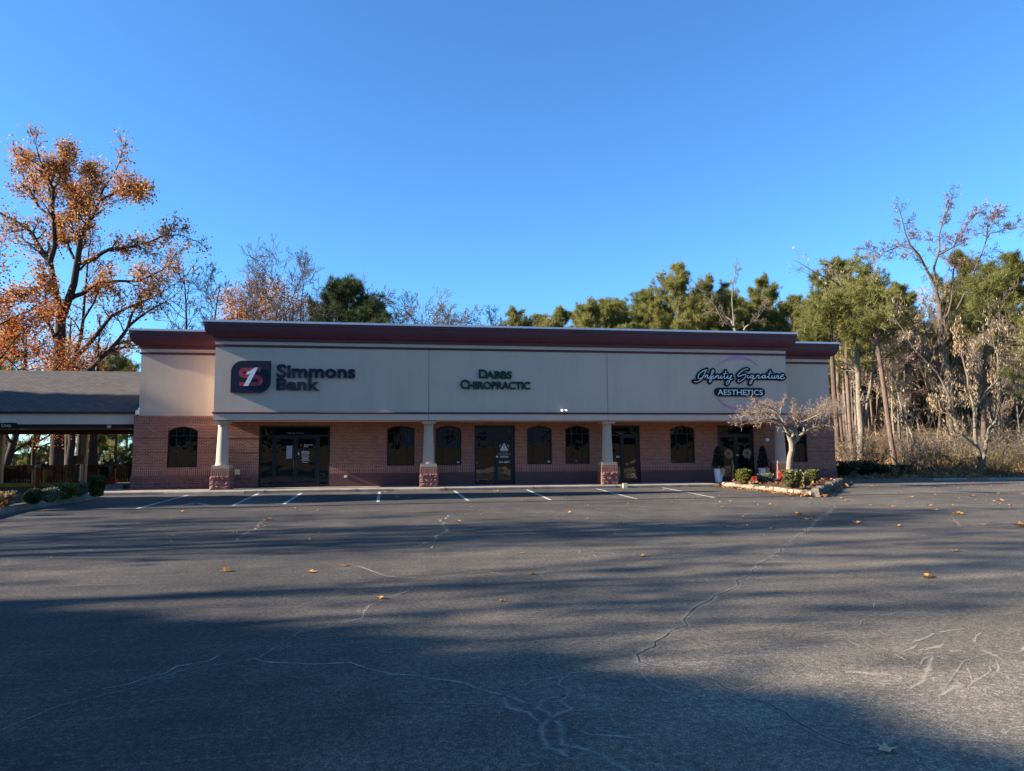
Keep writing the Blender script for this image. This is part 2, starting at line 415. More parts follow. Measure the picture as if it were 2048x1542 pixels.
# walkway with kerb
mb = MB(); mb.sweep([(-13.4, 31.35), (14.7, 31.35)], [(0, 0), (0.0, .10), (-.03, SW), (-2.6, SW), (-2.6, 0)], True)
tag(mb.obj('sidewalk', m_conc), kind='structure')
for x in (-9.4, -5.6, -1.8, 2.0, 5.9, 9.7, 13.2):
    mb = MB().box(x-.008, x+.008, 31.345, YW, .0, SW+.002); tag(mb.obj('sidewalk_joint', m_conc_d), kind='structure')
# driveway strip beside the building, raised drive-through island
mb = MB().box(-12.3, -11.7, 34.3, 46, -.02, .09); tag(mb.obj('driveway_kerb', m_conc_d), kind='structure')
yi, _ = 42.0, 0
mb = MB().box(-34, -16.6, 41.2, 42.6, -.02, .16); isl = tag(mb.obj('drive_through_island', m_conc_d), 'low concrete island with yellow kerb under the drive-through canopy', 'traffic island')
mb = MB().box(-34, -16.55, 41.13, 41.19, -.01, .162); mb.obj('yellow_kerb', m_yellow, isl)

# painted stripes
def stripe(a, b, w, mat=m_line, name='parking_stripe', z=.004):
    a = np.array(a, float); b = np.array(b, float); d = b-a; d /= np.linalg.norm(d); n = np.array([-d[1], d[0]])*w/2
    p = [a-n, b-n, b+n, a+n]
    return tag(MB().add([(q[0], q[1], z) for q in p], [(0, 1, 2, 3)]).obj(name, mat), kind='structure')
for (a, b) in [((275,1017),(377,990)),((466,1011),(528,982)),((568,1008),(611,981)),((756,1004),(759,983)),((936,1001),(906,980)),((1101,1000),(1046,976)),((1273,998),(1183,975)),((1430,995.5),(1318,974))]:
    p, q = np.array(G(*a)), np.array(G(*b))
    if q[1] > 31.1: q = p+(q-p)*(31.1-p[1])/(q[1]-p[1])
    stripe(p, q, .115)
# hatched access aisle between the second and third stripes
pa, pb = np.array(G(466, 1011)), np.array(G(528, 982)); pc, pd = np.array(G(568, 1008)), np.array(G(611, 981))
pb = pa+(pb-pa)*(31.1-pa[1])/(pb[1]-pa[1]); pd = pc+(pd-pc)*(31.1-pc[1])/(pd[1]-pc[1])
for k in range(5):
    t = .02+.2*k
    stripe(pa+(pb-pa)*t, pc+(pd-pc)*min(1, t+.17), .085, z=.006)
# worn wheelchair emblem stub painted in the first bay: only a faded arc is left
pts = [G(360, 1011), G(372, 1009.5), G(384, 1007.5), G(394, 1006.5), G(404, 1008), G(416, 1010.5)]
for a, b in zip(pts, pts[1:]): stripe(a, b, .16, name='worn_bay_marking', z=.005)

# cracks and scuffs in the asphalt: strips with frayed edges
def wiggle(px, n=6, amp=.05, seed=0):
    rr = np.random.default_rng(seed); P = [np.array(G(*p)) for p in px]; out = [P[0]]
    for a, b in zip(P, P[1:]):
        L = np.linalg.norm(b-a); nn = np.array([-(b-a)[1], (b-a)[0]])/max(L, 1e-6)
        m = max(2, int(L/.22))
        for i in range(1, m+1):
            t = i/m; out.append(a+(b-a)*t+nn*rr.normal()*min(amp, .12*L)*(1 if i < m else .3))
    return out
def strip(name, pts, w, mat, z, seed=0):
    rr = np.random.default_rng(seed+99); n = len(pts); vs = []; fs = []; e = []
    for i, p in enumerate(pts):
        t = pts[min(i+1, n-1)]-pts[max(i-1, 0)]; t = t/(np.linalg.norm(t)+1e-9); q = np.array([-t[1], t[0]])
        ww = w*(.65+.7*rr.random())*(1 if 0 < i < n-1 else .4)
        for k, s in enumerate((-1, 0, 1)):
            vs.append((p[0]+q[0]*ww*s, p[1]+q[1]*ww*s, z)); e.append(abs(s))
    for i in range(n-1):
        for k in (0, 1): fs.append((i*3+k, (i+1)*3+k, (i+1)*3+k+1, i*3+k+1))
    o = MB().add(vs, fs).obj(name, mat)
    at = o.data.attributes.new('edge', 'FLOAT', 'POINT'); at.data.foreach_set('value', e)
    return tag(o, kind='structure')
CR = [
 (.10, 1, [(1662,1022),(1600,1070),(1548,1108),(1500,1140),(1465,1180),(1430,1190),(1400,1212),(1370,1240),(1345,1262),(1310,1285),(1288,1300),(1276,1310),(1278,1325),(1300,1333)]),
 (.065, 1, [(1300,1333),(1345,1338),(1390,1352),(1435,1366),(1460,1382),(1500,1397),(1540,1410),(1570,1425),(1610,1455),(1640,1470),(1675,1485),(1715,1497)]),
 (.035, 1, [(1715,1497),(1760,1492),(1790,1478),(1850,1475),(1920,1480),(2080,1495)]),
 (.03, 0, [(1277,1340),(1220,1340),(1141,1347),(1100,1358),(1049,1374)]),
 (.05, 0, [(1141,1347),(1117,1371),(1134,1391),(1144,1419),(1103,1436),(1076,1419),(1086,1402),(1134,1391)]),
 (.06, 0, [(1103,1436),(1086,1460),(1093,1497),(1137,1514)]),
 (.06, 0, [(1110,1443),(1120,1467),(1178,1501),(1220,1525),(1264,1548)]),
 (.035, 0, [(1131,1450),(1178,1470),(1233,1472),(1281,1477)]), (.025, 0, [(1178,1446),(1240,1467)]), (.03, 0, [(1144,1422),(1223,1412)]),
 (.035, 0, [(500,1316),(581,1326),(700,1326),(782,1349),(864,1359),(932,1367),(990,1386),(1028,1397),(1066,1408)]),
 (.05, 0, [(1008,1391),(1010,1415),(1083,1446)]), (.04, 0, [(1278,1340),(1301,1371),(1343,1388)]),
 (.03, 0, [(444,1306),(360,1335),(290,1357),(205,1378)]), (.03, 0, [(564,1275),(649,1255),(727,1224),(768,1200),(816,1183),(823,1162)]),
 (.06, 0, [(904,1029),(881,1042),(891,1060),(874,1077),(837,1092),(760,1098)]), (.03, 0, [(779,1019),(850,1027)]),
 (.03, 0, [(700,1131),(802,1155),(905,1152),(953,1143),(1008,1149),(1076,1148),(1230,1147)]), (.02, 0, [(900,1232),(960,1245),(1020,1262)]),
 (.03, 0, [(1172,1058),(1206,1051),(1288,1042),(1243,1030),(1189,1024)]), (.03, 0, [(1213,1053),(1240,1073)]),
 (.03, 0, [(1131,1094),(1192,1114),(1281,1121)]), (.025, 0, [(1150,1100),(1260,1109)]), (.03, 0, [(1230,1147),(1310,1157)]),
 (.05, 0, [(478,1081),(485,1069),(512,1057),(530,1038)]), (.03, 0, [(0,1050),(40,1042),(90,1040)]), (.03, 0, [(300,1092),(360,1078),(420,1066)]),
 (.025, 0, [(1451,1184),(1539,1191),(1621,1190),(1676,1183)]), (.025, 0, [(1645,1104),(1758,1111),(1908,1121)]),
 (.025, 0, [(1659,1119),(1734,1131),(1806,1142)]), (.03, 0, [(1820,984),(1860,996),(1890,1004)]), (.04, 0, [(1905,1035),(1920,1055)]),
 (.03, 0, [(1648,1002),(1672,1012),(1640,1035)]), (.02, 0, [(1940,1050),(2000,1062),(2048,1066)]), (.025, 0, [(1800,1062),(1870,1078),(1915,1085)]),
]
for k, (w, dark, px) in enumerate(CR):
    p = wiggle(px, amp=.045, seed=k); strip('asphalt_crack', p, w*.85, m_crack, .003, k)
    if dark and k in (0, 1): strip('asphalt_crack_gap', p, w*.05, m_crackdark, .0055, k)
def meander(seed):
    rr = np.random.default_rng(seed); P = [np.array([-9+42*rr.random(), 5+24*rr.random()])]; a = rr.random()*6.28
    for k in range(int(5+12*rr.random())):
        a += rr.normal()*.55; P.append(P[-1]+np.array([math.cos(a), math.sin(a)*.8])*(.25+.35*rr.random()))
    P = [q for q in P if not (q[1] > 22 and 13.5 < q[0] < 23) and 3 < q[1] < 30.5 and q[0] > -10.5]
    return P
for k in range(46):
    P = meander(800+k)
    if len(P) > 3: strip('asphalt_crack', P, .012+.016*((k*7) % 5)/4, m_crack, .0032, 900+k)
SC = [(.05,[(1820,1379),(1847,1361),(1861,1326),(1864,1313)]),(.035,[(1936,1376),(1970,1349),(1977,1333)]),(.07,[(1885,1391),(1908,1374),(1915,1364)]),
 (.05,[(1823,1287),(1868,1267)]),(.04,[(1806,1304),(1833,1290)]),(.03,[(1842,1330),(1866,1310)]),(.05,[(1850,1301),(1888,1287)]),(.03,[(1837,1306),(1861,1311),(1902,1321)]),
 (.03,[(1950,1285),(1963,1265)]),(.05,[(2042,1306),(2052,1275)]),(.10,[(1690,1345),(1782,1350)]),(.03,[(1934,1337),(1943,1360)]),(.03,[(1991,1320),(1997,1344),(2018,1359),(2050,1367)]),
 (.03,[(1744,1202),(1847,1207)]),(.025,[(1768,1232),(1803,1222)]),(.05,[(1900,1305),(1925,1302)]),(.04,[(2008,1304),(2048,1302)]),(.03,[(1727,1142),(1745,1144)]),
 (.05,[(1880,1265),(1930,1258)]),(.04,[(1960,1300),(2010,1322)]),(.03,[(1700,1285),(1722,1296)]),(.05,[(1905,1340),(1950,1352)]),(.04,[(1790,1310),(1812,1322)]),(.03,[(1560,1165),(1620,1172)])]
for k, (w, px) in enumerate(SC): strip('asphalt_scuff', wiggle(px, amp=.015, seed=300+k), w*.75, m_scuff, .0035, k)

# ------------------------------------------------------------------ the shop building
bld = thing('commercial_building', 'long single-storey brick and stucco shop building with burgundy cornice', 'building', (4, YW, 0))
XL, XR = W(262, 979, YW)[0], W(1673, 960, YW)[0]          # brick corners
Z_BR = W(270, 832, YW)[1]                                  # top of the wing brickwork
SXL, SXR = W(277.5, 830, YW+.1)[0], W(1660.5, 830, YW+.1)[0]
FXL, FXR = W(426.5, 839, YF)[0], W(1576, 840, YF)[0]
Z_FB = W(640, 840, YF)[1]
Z_SILL = W(800, 931, YW)[1]; Z_BLK = W(800, 946, YW)[1]
def arch(x0, x1, zs, zt, n=12):
    h = zt-zs; w = (x1-x0)/2; r = (w*w+h*h)/(2*h); a = math.asin(w/r); cx = (x0+x1)/2; cz = zt-r
    return [(cx+r*math.sin(-a+2*a*i/n), cz+r*math.cos(-a+2*a*i/n)) for i in range(n+1)]
WIN = [(333.5,395,938,862.5,853.5),(774,829,931,857.5,851.5),(870.7,922.5,930,859,851.2),(1054,1104,927.6,859,851),(1131,1179.5,927,859,851),(1341,1390,926.6,859,851),(1567,1615,925,859,851.5)]
wins = []
for a, b, yb, ys, yt in WIN:
    x0, x1 = W(a, 900, YW)[0], W(b, 900, YW)[0]; xm = (a+b)/2
    wins.append((x0, x1, Z_SILL, W(xm, ys, YW)[1], W(xm, yt, YW)[1]))
SF = [(517.5,660,851.5),(949,1030,851),(1212,1280.5,851),(1436,1508.5,851)]
sfs = [(W(a, 900, YW)[0], W(b, 900, YW)[0], W((a+b)/2, t, YW)[1]) for a, b, t in SF]
D = .30
# brick field: outline notched by doors and arched windows
ops = sorted([(w[0], w[1], 'w', w) for w in wins]+[(s[0], s[1], 's', s) for s in sfs])
def brick_field(xa, xb, ztop):
    out = []
    out.append((xa, Z_SILL))
    for x0, x1, k, d in ops:
        if x0 < xa or x1 > xb: continue
        if k == 'w': out += [(x0, Z_SILL)]+arch(x0, x1, d[3], d[4])+[(x1, Z_SILL)]
        else: out += [(x0, Z_SILL), (x0, d[2]), (x1, d[2]), (x1, Z_SILL)]
    out += [(xb, Z_SILL), (xb, ztop), (xa, ztop)]
    return out
wall = MB()
wall.plate(brick_field(XL, FXL+.02, Z_BR), YW, YW+D)
wall.plate(brick_field(FXL+.021, FXR-.021, Z_FB+.05), YW+.001, YW+D)
wall.plate(brick_field(FXR-.02, XR, Z_BR), YW, YW+D)
# side returns of the brick walls, front to back
wall.box(XL, XL+.3, YW+D+.001, YBK, Z_SILL, Z_BR); wall.box(XR-.3, XR, YW+D+.001, YBK, Z_SILL, Z_BR)
wall.box(XL-.75, XL-.001, 36.4, YBK, Z_SILL, Z_BR-.15)
wall.box(XL+.3, XR-.3, 49.7, YBK, SW, Z_BR)
brick = wall.obj('brick_wall', m_brick, bld)
def bands(z0, z1, y, depth, runs):
    mb = MB()
    for a, b in runs: mb.box(a, b, y, y+depth, z0, z1)
    return mb
runs = []; x = XL
for s in sorted(sfs): runs.append((x, s[0])); x = s[1]
runs.append((x, XR))
mb = bands(Z_BLK, Z_SILL-.001, YW-.012, D, runs); mb.box(XL-.012, XL+.3, YW+D, YBK, Z_BLK, Z_SILL-.001); mb.box(XR-.3, XR+.012, YW+D, YBK, Z_BLK, Z_SILL-.001); mb.box(XL-.76, XL-.02, 36.39, YBK, Z_BLK, Z_SILL-.001)
mb.obj('soldier_course', m_soldier, bld)
# split-faced blocks under the wings (each block rock-faced) and painted block under the arcade
def rockface(mb, x0, x1, y, z0, z1, bw=.40, bh=.2, amp=.035, axis='x', seed=1):
    rr = random.Random(seed); rows = max(1, round((z1-z0)/bh)); hh = (z1-z0)/rows
    for r in range(rows):
        x = x0-(bw/2 if r % 2 else 0)
        while x < x1-1e-4:
            a, b = max(x, x0), min(x+bw, x1); x += bw
            if b-a < .03: continue
            n = max(2, int((b-a)/.066)); m = 4; vs = []; fs = []
            for j in range(m+1):
                for i in range(n+1):
                    u = a+(b-a)*i/n; w = z0+hh*(r+j/m)
                    e = 0 if i in (0, n) or j in (0, m) else amp*(.3+rr.random())
                    vs.append((u, y-e, w) if axis == 'x' else (y+e, u, w))
            for j in range(m):
                for i in range(n):
                    k = j*(n+1)+i; fs.append((k, k+1, k+n+2, k+n+1))
            mb.add(vs, fs)
mb = MB()
rockface(mb, XL-.03, sfs[0][0]-.004, YW-.045, SW, Z_BLK-.001, seed=3); mb.box(XL-.03, sfs[0][0]-.004, YW-.044, YW+D, SW, Z_BLK-.001); mb.box(XL-.03, XL+.3, YW+D, YBK, SW, Z_BLK-.001); mb.box(XL-.78, XL-.029, 36.37, YBK, 0, Z_BLK-.001)
mb.obj('split_face_base', m_block, bld)
mb = MB()
rockface(mb, sfs[3][1]+.1, XR+.03, YW-.045, SW, Z_BLK-.001, seed=4); mb.box(sfs[3][1]+.1, XR+.03, YW-.044, YW+D, SW, Z_BLK-.001); mb.box(XR-.3, XR+.03, YW+D, YBK, SW, Z_BLK-.001)
mb.obj('split_face_base', m_block, bld)
mb = MB()
prev = sfs[0][1]
for s in sorted(sfs)[1:]:
    if s[0]-prev > .05: mb.box(prev+.001, s[0], YW-.03, YW+D, SW, Z_BLK-.001)
    prev = s[1]
mb.box(prev, prev+.099, YW-.03, YW+D, SW, Z_BLK-.001)
mb.obj('painted_base', m_paintblock, bld)
for yy in (877, 905.5):
    for a, b in ((XL-.004, sfs[0][0]-.01), (sfs[3][1]+.3, XR+.004)):
        z = W(300 if a < 0 else 1640, yy if a < 0 else yy-2.5, YW)[1]
        segs = [(a, b)]
        for w in (wins[0], wins[6]):
            segs = [q for s in segs for q in ((s[0], min(s[1], w[0])), (max(s[0], w[1]), s[1])) if q[1]-q[0] > .02]
        for q in segs: MB().box(q[0], q[1], YW-.004, YW+.05, z-.016, z+.016).obj('recessed_course', m_paintblock, bld)
for a, b in ((XL-.02, FXL), (FXR, XR+.02)): MB().box(a, b, YW-.02, YW+.2, Z_BR-.075, Z_BR+.012).obj('brick_cap', m_soldier, bld)
# brick arches over the windows
for w in wins:
    o = arch(w[0]-.01, w[1]+.01, w[3]+.005, w[4]+.012); o2 = arch(w[0]-.10, w[1]+.10, w[3]+.12, w[4]+.20)
    MB().plate(o+list(reversed(o2)), YW-.010, YW+.06).obj('brick_arch', m_soldier, bld)

# upper stucco walls
Z_W = 6.33   # underside of the wing trim
Z_WC = W(300, 658, YW-.3)[1]; Z_FC = W(700, 646, YF-.4)[1]
mb = MB().box(SXL, SXR, YW+.10, YBK, Z_BR+.01, Z_WC-.05); mb.obj('wing_wall', m_stucco, bld)
mb = MB().box(FXL, FXR, YF, YW+2.0, Z_FB, Z_FC-.05); fas = mb.obj('fascia_wall', m_stucco, bld)
ovolo = [(.425, 0), (.425, -.20), (.40, -.205), (.395, -.33), (.37, -.45), (.315, -.56), (.23, -.645), (.13, -.69), (.10, -.70), (.10, -.83), (.0, -.83), (-.02, -.83), (-.02, 0)]
def cornice(name, xl, xr, yf, yb, zt):
    path = [(xl, yb), (xl, yf), (xr, yf), (xr, yb)]
    c = MB().sweep(path, [(d, zt+z) for d, z in ovolo], True).obj(name, m_burg, bld, True, 25)
    MB().sweep(path, [(.445, zt-.075), (.445, zt+.012), (-.30, zt+.03), (-.30, zt+.001), (.426, zt+.001), (.426, zt-.075)], True).obj('flashing', m_flash, c)
    MB().sweep(path, [(.001, zt-.99), (.055, zt-1.0), (.06, zt-1.05), (.05, zt-1.08), (.001, zt-1.09)], True).obj('trim_band', m_burg, c)
    MB().sweep(path, [(.001, zt-.835), (.02, zt-.835), (.02, zt-.98), (.001, zt-.98)], True).obj('frieze', m_trimlight, c)
cornice('wing_cornice', SXL, SXR, YW+.10, YBK, Z_WC)
cornice('fascia_cornice', FXL, FXR, YF, YW+2.0, Z_FC)
MB().box(SXL+.2, SXR-.2, YW+.3, YBK-.2, Z_WC-.35, Z_WC-.3).obj('roof', m_conc_d, bld)
MB().box(FXL+.1, FXR-.1, YF+.1, YW+1.9, Z_FC-.06, Z_FC-.01).obj('parapet_top', m_flash, bld)
zb_ = W(640, 825.5, YF)[1]
MB().sweep([(FXL, YW+.1), (FXL, YF), (FXR, YF), (FXR, YW+.1)], [(.001, zb_-.04), (.05, zb_-.04), (.055, zb_+.0), (.04, zb_+.035), (.001, zb_+.04)], True).obj('lower_trim_band', m_burg, bld)
MB().box(FXL-.012, FXR+.012, YF-.012, YF+.2, Z_FB-.005, zb_-.045).obj('fascia_skirt', m_trimlight, bld)
for p in (857.5, 1215):
    x = W(p, 780, YF)[0]; MB().box(x-.008, x+.008, YF-.014, YF+.01, Z_FB, zb_-.045).box(x-.008, x+.008, YF-.003, YF+.01, zb_+.045, Z_FC-1.1).obj('control_joint', m_darkbeam, bld)
MB().box(FXL+.3, FXR-.3, YF+.3, YW, Z_FB-.02, Z_FB-.006).obj('soffit', m_trimlight, bld)

# columns
for px, lab in ((445.5, 0), (857, 1), (1214, 2), (1560, 3)):
    cx = W(px, 900, YF+.42)[0]; cy = YF+.40
    zc = W(px, 937, YF)[1] if lab == 0 else SW+.88
    zc = SW+.90
    zt = Z_FB-.022
    shaft = [(.285, zc+.13), (.285, zc+.17), (.262, zc+.21), (.258, zc+.30), (.235, zc+1.0), (.205, zt-.32), (.20, zt-.28), (.235, zt-.26), (.235, zt-.235), (.205, zt-.22), (.215, zt-.16), (.26, zt-.13), (.26, zt-.125)]
    col = MB().lathe(cx, cy, shaft, 28).obj('column', m_column, bld, True, 40)
    MB().box(cx-.31, cx+.31, cy-.31, cy+.31, zt-.124, zt).obj('capital', m_column, col)
    MB().box(cx-.36, cx+.36, cy-.36, cy+.36, zc, zc+.129).obj('plinth', m_column, col)
    MB().box(cx-.385, cx+.385, cy-.385, cy+.385, Z_BLK, zc-.001).obj('brick_pedestal', m_soldier, col)
    mb = MB(); rockface(mb, cx-.40, cx+.40, cy-.40, SW, Z_BLK-.001, .4, .205, .04, 'x', 20+lab)
    rockface(mb, cy-.40, cy+.40, cx+.40, SW, Z_BLK-.001, .4, .205, .04, 'y', 30+lab); rockface(mb, cx-.40, cx+.40, cy-.40, SW, SW+.001, .4, .2, 0, 'x', 5)
    mb.box(cx-.399, cx+.399, cy-.399, cy+.399, SW, Z_BLK-.001).obj('block_base', m_block, col)

# windows
YG = YW+.13
def ring(mb, o, inset, y0, y1):
    """frame ring: outline o shrunk towards its centre box"""
    x0 = min(p[0] for p in o); x1 = max(p[0] for p in o); z0 = min(p[1] for p in o); z1 = max(p[1] for p in o)
    cx, cz = (x0+x1)/2, (z0+z1)/2
    inn = [(cx+(p[0]-cx)*(1-2*inset/(x1-x0)), cz+(p[1]-cz)*(1-2*inset/(z1-z0))) for p in o]
    mb.plate(o, y0, y1, [inn])
for i, w in enumerate(wins):
    x0, x1, z0, zs, zt = w; e = .004
    o = [(x0+e, z0+e)]+[(x1-e, z0+e)]+list(reversed(arch(x0+e, x1-e, zs, zt-e)))
    fr = MB(); ring(fr, o, .055, YG-.03, YG+.05)
    wd = x1-x0; zm = zs-.20
    for t in (.27, .73): fr.box(x0+wd*t-.022, x0+wd*t+.022, YG-.02, YG+.04, z0+.05, zt-.055)
    fr.box(x0+.05, x1-.05, YG-.022, YG+.038, zm-.025, zm+.025); fr.box(x0+wd*.5-.02, x0+wd*.5+.02, YG-.018, YG+.036, zm, zt-.05)
    if i == 0:
        for q in ((x0+.05, x0+wd*.27), (x0+wd*.73, x1-.05)): fr.box(q[0], q[1], YG-.016, YG+.034, z0+.62, z0+.66)
    f = fr.obj('window', m_bronze, bld)
    MB().plate([(p[0]*1.0, p[1]) for p in o], YG+.01, YG+.02).obj('pane', m_glass, f)
    if i in (2, 3):
        MB().box(x1-.19, x1-.08, YG+.004, YG+.008, z0+.09, z0+.16).obj('sticker', m_decal, f)

# shop fronts
def rect(mb, x0, x1, z0, z1, y, t): mb.box(x0, x1, y, y+t, z0, z1)
def leaf(front, x0, x1, zt, hinge_right=True):
    """one glazed door leaf: frame > pane, handle"""
    mb = MB(); z0 = SW+.03; s = .095
    mb.box(x0, x0+s, YG-.03, YG+.04, z0, zt); mb.box(x1-s, x1, YG-.03, YG+.04, z0, zt); mb.box(x0+s, x1-s, YG-.03, YG+.04, zt-.10, zt); mb.box(x0+s, x1-s, YG-.03, YG+.04, z0, z0+.17)
    d = mb.obj('door', m_bronze, front)
    MB().box(x0+s, x1-s, YG+.004, YG+.014, z0+.17, zt-.10).obj('pane', m_glass, d)
    hx = x0+.05 if hinge_right else x1-.05
    h = MB().tube([(hx, YG-.03, 1.02), (hx, YG-.085, 1.02), (hx, YG-.085, 1.34), (hx, YG-.03, 1.34)], .014, 8)
    h.obj('handle', m_bronze, d)
    return d
def px_x(p, y=900): return W(p, y, YW)[0]
fronts = []
zdoor = W(590, 873, YW)[1]
def front(i, mull, doors, lights, ztr=None):
    x0, x1, zt = sfs[i]; ztr = zdoor
    mb = MB(); e = .003
    mb.box(x0+e, x0+.085, YG-.05, YG+.06, SW, zt-e); mb.box(x1-.085, x1-e, YG-.05, YG+.06, SW, zt-e); mb.box(x0+.085, x1-.085, YG-.05, YG+.06, zt-.09, zt-e)
    for m in mull: mb.box(m-.04, m+.04, YG-.04, YG+.05, SW, ztr)
    mb.box(x0+.085, x1-.085, YG-.045, YG+.055, ztr, ztr+.085)
    for a, b in lights: mb.box(a, b, YG-.03, YG+.045, SW, SW+.11); mb.box(a, b, YG-.028, YG+.043, SW+.94, SW+.98)
    f = mb.obj('storefront', m_bronze, bld)
    MB().box(x0+.08, x1-.08, YG+.01, YG+.02, ztr+.085, zt-.09).obj('transom_pane', m_glass, f)
    for a, b in lights: MB().box(a, b, YG+.01, YG+.02, SW+.11, ztr).obj('sidelight_pane', m_glass, f)
    ds = [leaf(bld, a, b, ztr-.004, h) for a, b, h in doors]
    return f, ds
X = px_x
d1l, d1m, d1r = X(548), X(590.5), X(635)
f1, ds1 = front(0, [d1l-.04, d1r+.04], [(d1l, d1m-.004, False), (d1m+.004, d1r, True)], [(sfs[0][0]+.085, d1l-.08), (d1r+.08, sfs[0][1]-.085)])
f2, ds2 = front(1, [X(990.5)], [(X(990.5)+.04, sfs[1][1]-.09, True)], [(sfs[1][0]+.085, X(990.5)-.04)])
f3, ds3 = front(2, [X(1243.5)], [(X(1243.5)+.04, sfs[2][1]-.09, True)], [(sfs[2][0]+.085, X(1243.5)-.04)])
m4 = X(1474)
f4, ds4 = front(3, [], [(sfs[3][0]+.09, m4-.004, False), (m4+.004, sfs[3][1]-.09, True)], [])

# ------------------------------------------------------------------ lettering
def text_mesh(s, size_off=0.0, ext=.0, shear=0.0, bevel=0.0, spacing=1.0):
    cu = bpy.data.curves.new('lettering', 'FONT'); cu.body = s; cu.size = 1; cu.offset = size_off; cu.extrude = ext; cu.shear = shear
    cu.bevel_depth = bevel; cu.resolution_u = 4; cu.space_character = spacing
    o = bpy.data.objects.new('lettering', cu); C.objects.link(o)
    dg = bpy.context.evaluated_depsgraph_get(); dg.update()
    me = bpy.data.meshes.new_from_object(o.evaluated_get(dg)); bpy.data.objects.remove(o)
    n = len(me.vertices); co = np.zeros(n*3, np.float32); me.vertices.foreach_get('co', co); co = co.reshape(-1, 3)
    return me, co
def text(name, s, rect, y, depth, mat, parent, bold=.0, shear=0.0, spacing=1.0):
    """fit the word to rect (x0,x1,z0,z1); front face at y-depth, back at y"""
    me, co = text_mesh(s, bold, .5, shear, 0, spacing)
    x0, x1 = co[:, 0].min(), co[:, 0].max(); z0, z1 = co[:, 1].min(), co[:, 1].max()
    off = wloc(parent)
    out = np.stack([rect[0]+(co[:, 0]-x0)/(x1-x0)*(rect[1]-rect[0]), y-(co[:, 2]+.5)*depth, rect[2]+(co[:, 1]-z0)/(z1-z0)*(rect[3]-rect[2])], 1)-off
    me.vertices.foreach_set('co', out.astype(np.float32).ravel()); me.update()
    me.materials.clear(); me.materials.append(mat); me.name = name
    o = bpy.data.objects.new(name, me); o.parent = parent; C.objects.link(o); return o
def wrect(pxrect, Y):
    a, b, t, bo = pxrect
    x0, z1 = W(a, t, Y); x1, z0 = W(b, bo, Y)
    z1 = W((a+b)/2, t, Y)[1]; z0 = W((a+b)/2, bo, Y)[1]
    return (x0, x1, z0, z1)

# bank sign: dark panel with red and white emblem, separate dark letters
YS = YF-.10
bx = [W(461.2, 785, YS), W(541, 785.6, YS), W(540.3, 722, YS)]
x0, x1 = W(461.5, 760, YS)[0], W(541, 760, YS)[0]; z0 = W(500, 785.3, YS)[1]; z1 = W(500, 721.5, YS)[1]
s1 = thing('bank_sign', 'dark blue bank sign with red and white emblem panel beside two lines of letters', 'sign', ((x0+x1)/2, YF, z0))
rr = .42
def rounded(x0, x1, z0, z1, tl, br, n=8):
    p = [(x0, z0), (x1-br, z0)]+[(x1-br+br*math.sin(math.pi/2*i/n), z0+br-br*math.cos(math.pi/2*i/n)) for i in range(1, n+1)]+[(x1, z1), (x0+tl, z1)]
    p += [(x0+tl-tl*math.sin(math.pi/2*i/n), z1-tl+tl*math.cos(math.pi/2*i/n)) for i in range(1, n+1)]
    return p
pan = MB().plate(rounded(x0, x1, z0, z1, .5, .5), YF-.12, YF-.004).obj('emblem_panel', m_navy, s1)
def stroke_poly(px, Y): return [W(*p, Y) for p in px]
z = lambda a, b: (440+a*.1465, 700+b*.1465)
YE = YF-.122
def ribbon(mb, pts, w, y0, y1):
    """flat band of even width along (x,z) points, with mitred joins"""
    P = [np.array(p) for p in pts]; L = []; Rr = []
    for i, p in enumerate(P):
        a = P[i]-P[i-1] if i else P[1]-P[0]; b = P[i+1]-P[i] if i < len(P)-1 else a
        a = a/np.linalg.norm(a); b = b/np.linalg.norm(b); t = a+b; t /= np.linalg.norm(t); n = np.array([-t[1], t[0]])/max(.45, np.dot(t, a))
        ww = w[i] if hasattr(w, '__len__') else w
        L.append(tuple(p+n*ww/2)); Rr.append(tuple(p-n*ww/2))
    for i in range(len(P)-1):
        q = [Rr[i], Rr[i+1], L[i+1], L[i]]
        vs = [(x, y0, zz) for x, zz in q]+[(x, y1, zz) for x, zz in q]
        mb.add(vs, [(0, 1, 2, 3), (7, 6, 5, 4), (0, 4, 5, 1), (2, 6, 7, 3), (1, 5, 6, 2), (3, 7, 4, 0)])
def arcpts(cx, cy, rx, ry, a0, a1, n=9): return [(cx+rx*math.cos(R(a0+(a1-a0)*i/n)), cy-ry*math.sin(R(a0+(a1-a0)*i/n))) for i in range(n+1)]
mb = MB()
up = [(530, 268)] + [(340, 268)] + arcpts(340, 316, 58, 48, 90, 270)[1:-1] + [(395, 364)]
ribbon(mb, [W(*z(*p), YE) for p in [(352, 268)]+arcpts(345, 312, 60, 46, 95, 265)+[(400, 358)]], .30/2*1.15, YE-.010, YE)
ribbon(mb, [W(*z(*p), YE) for p in [(345, 268), (440, 268)]], .17, YE-.0115, YE)
mb.obj('emblem_red', m_red, pan); mb = MB()
ribbon(mb, [W(*z(*p), YE) for p in [(510, 266), (560, 266)]], .17, YE-.0115, YE)
mb.obj('emblem_red', m_red, pan); mb = MB()
ribbon(mb, [W(*z(*p), YE) for p in [(440, 365), (490, 365)]+arcpts(500, 415, 54, 49, 85, -85)+[(480, 464)]], .17, YE-.010, YE)
ribbon(mb, [W(*z(*p), YE) for p in [(395, 464), (490, 464)]], .17, YE-.0115, YE)
mb.obj('emblem_red', m_red, pan); mb = MB()
ribbon(mb, [W(*z(*p), YE) for p in [(265, 464), (330, 464)]], .17, YE-.0115, YE)
mb.obj('emblem_red', m_red, pan)
one = [(472, 240), (520, 240), (385, 491), (320, 491), (415, 320), (395, 333), (352, 333), (372, 300), (420, 285)]
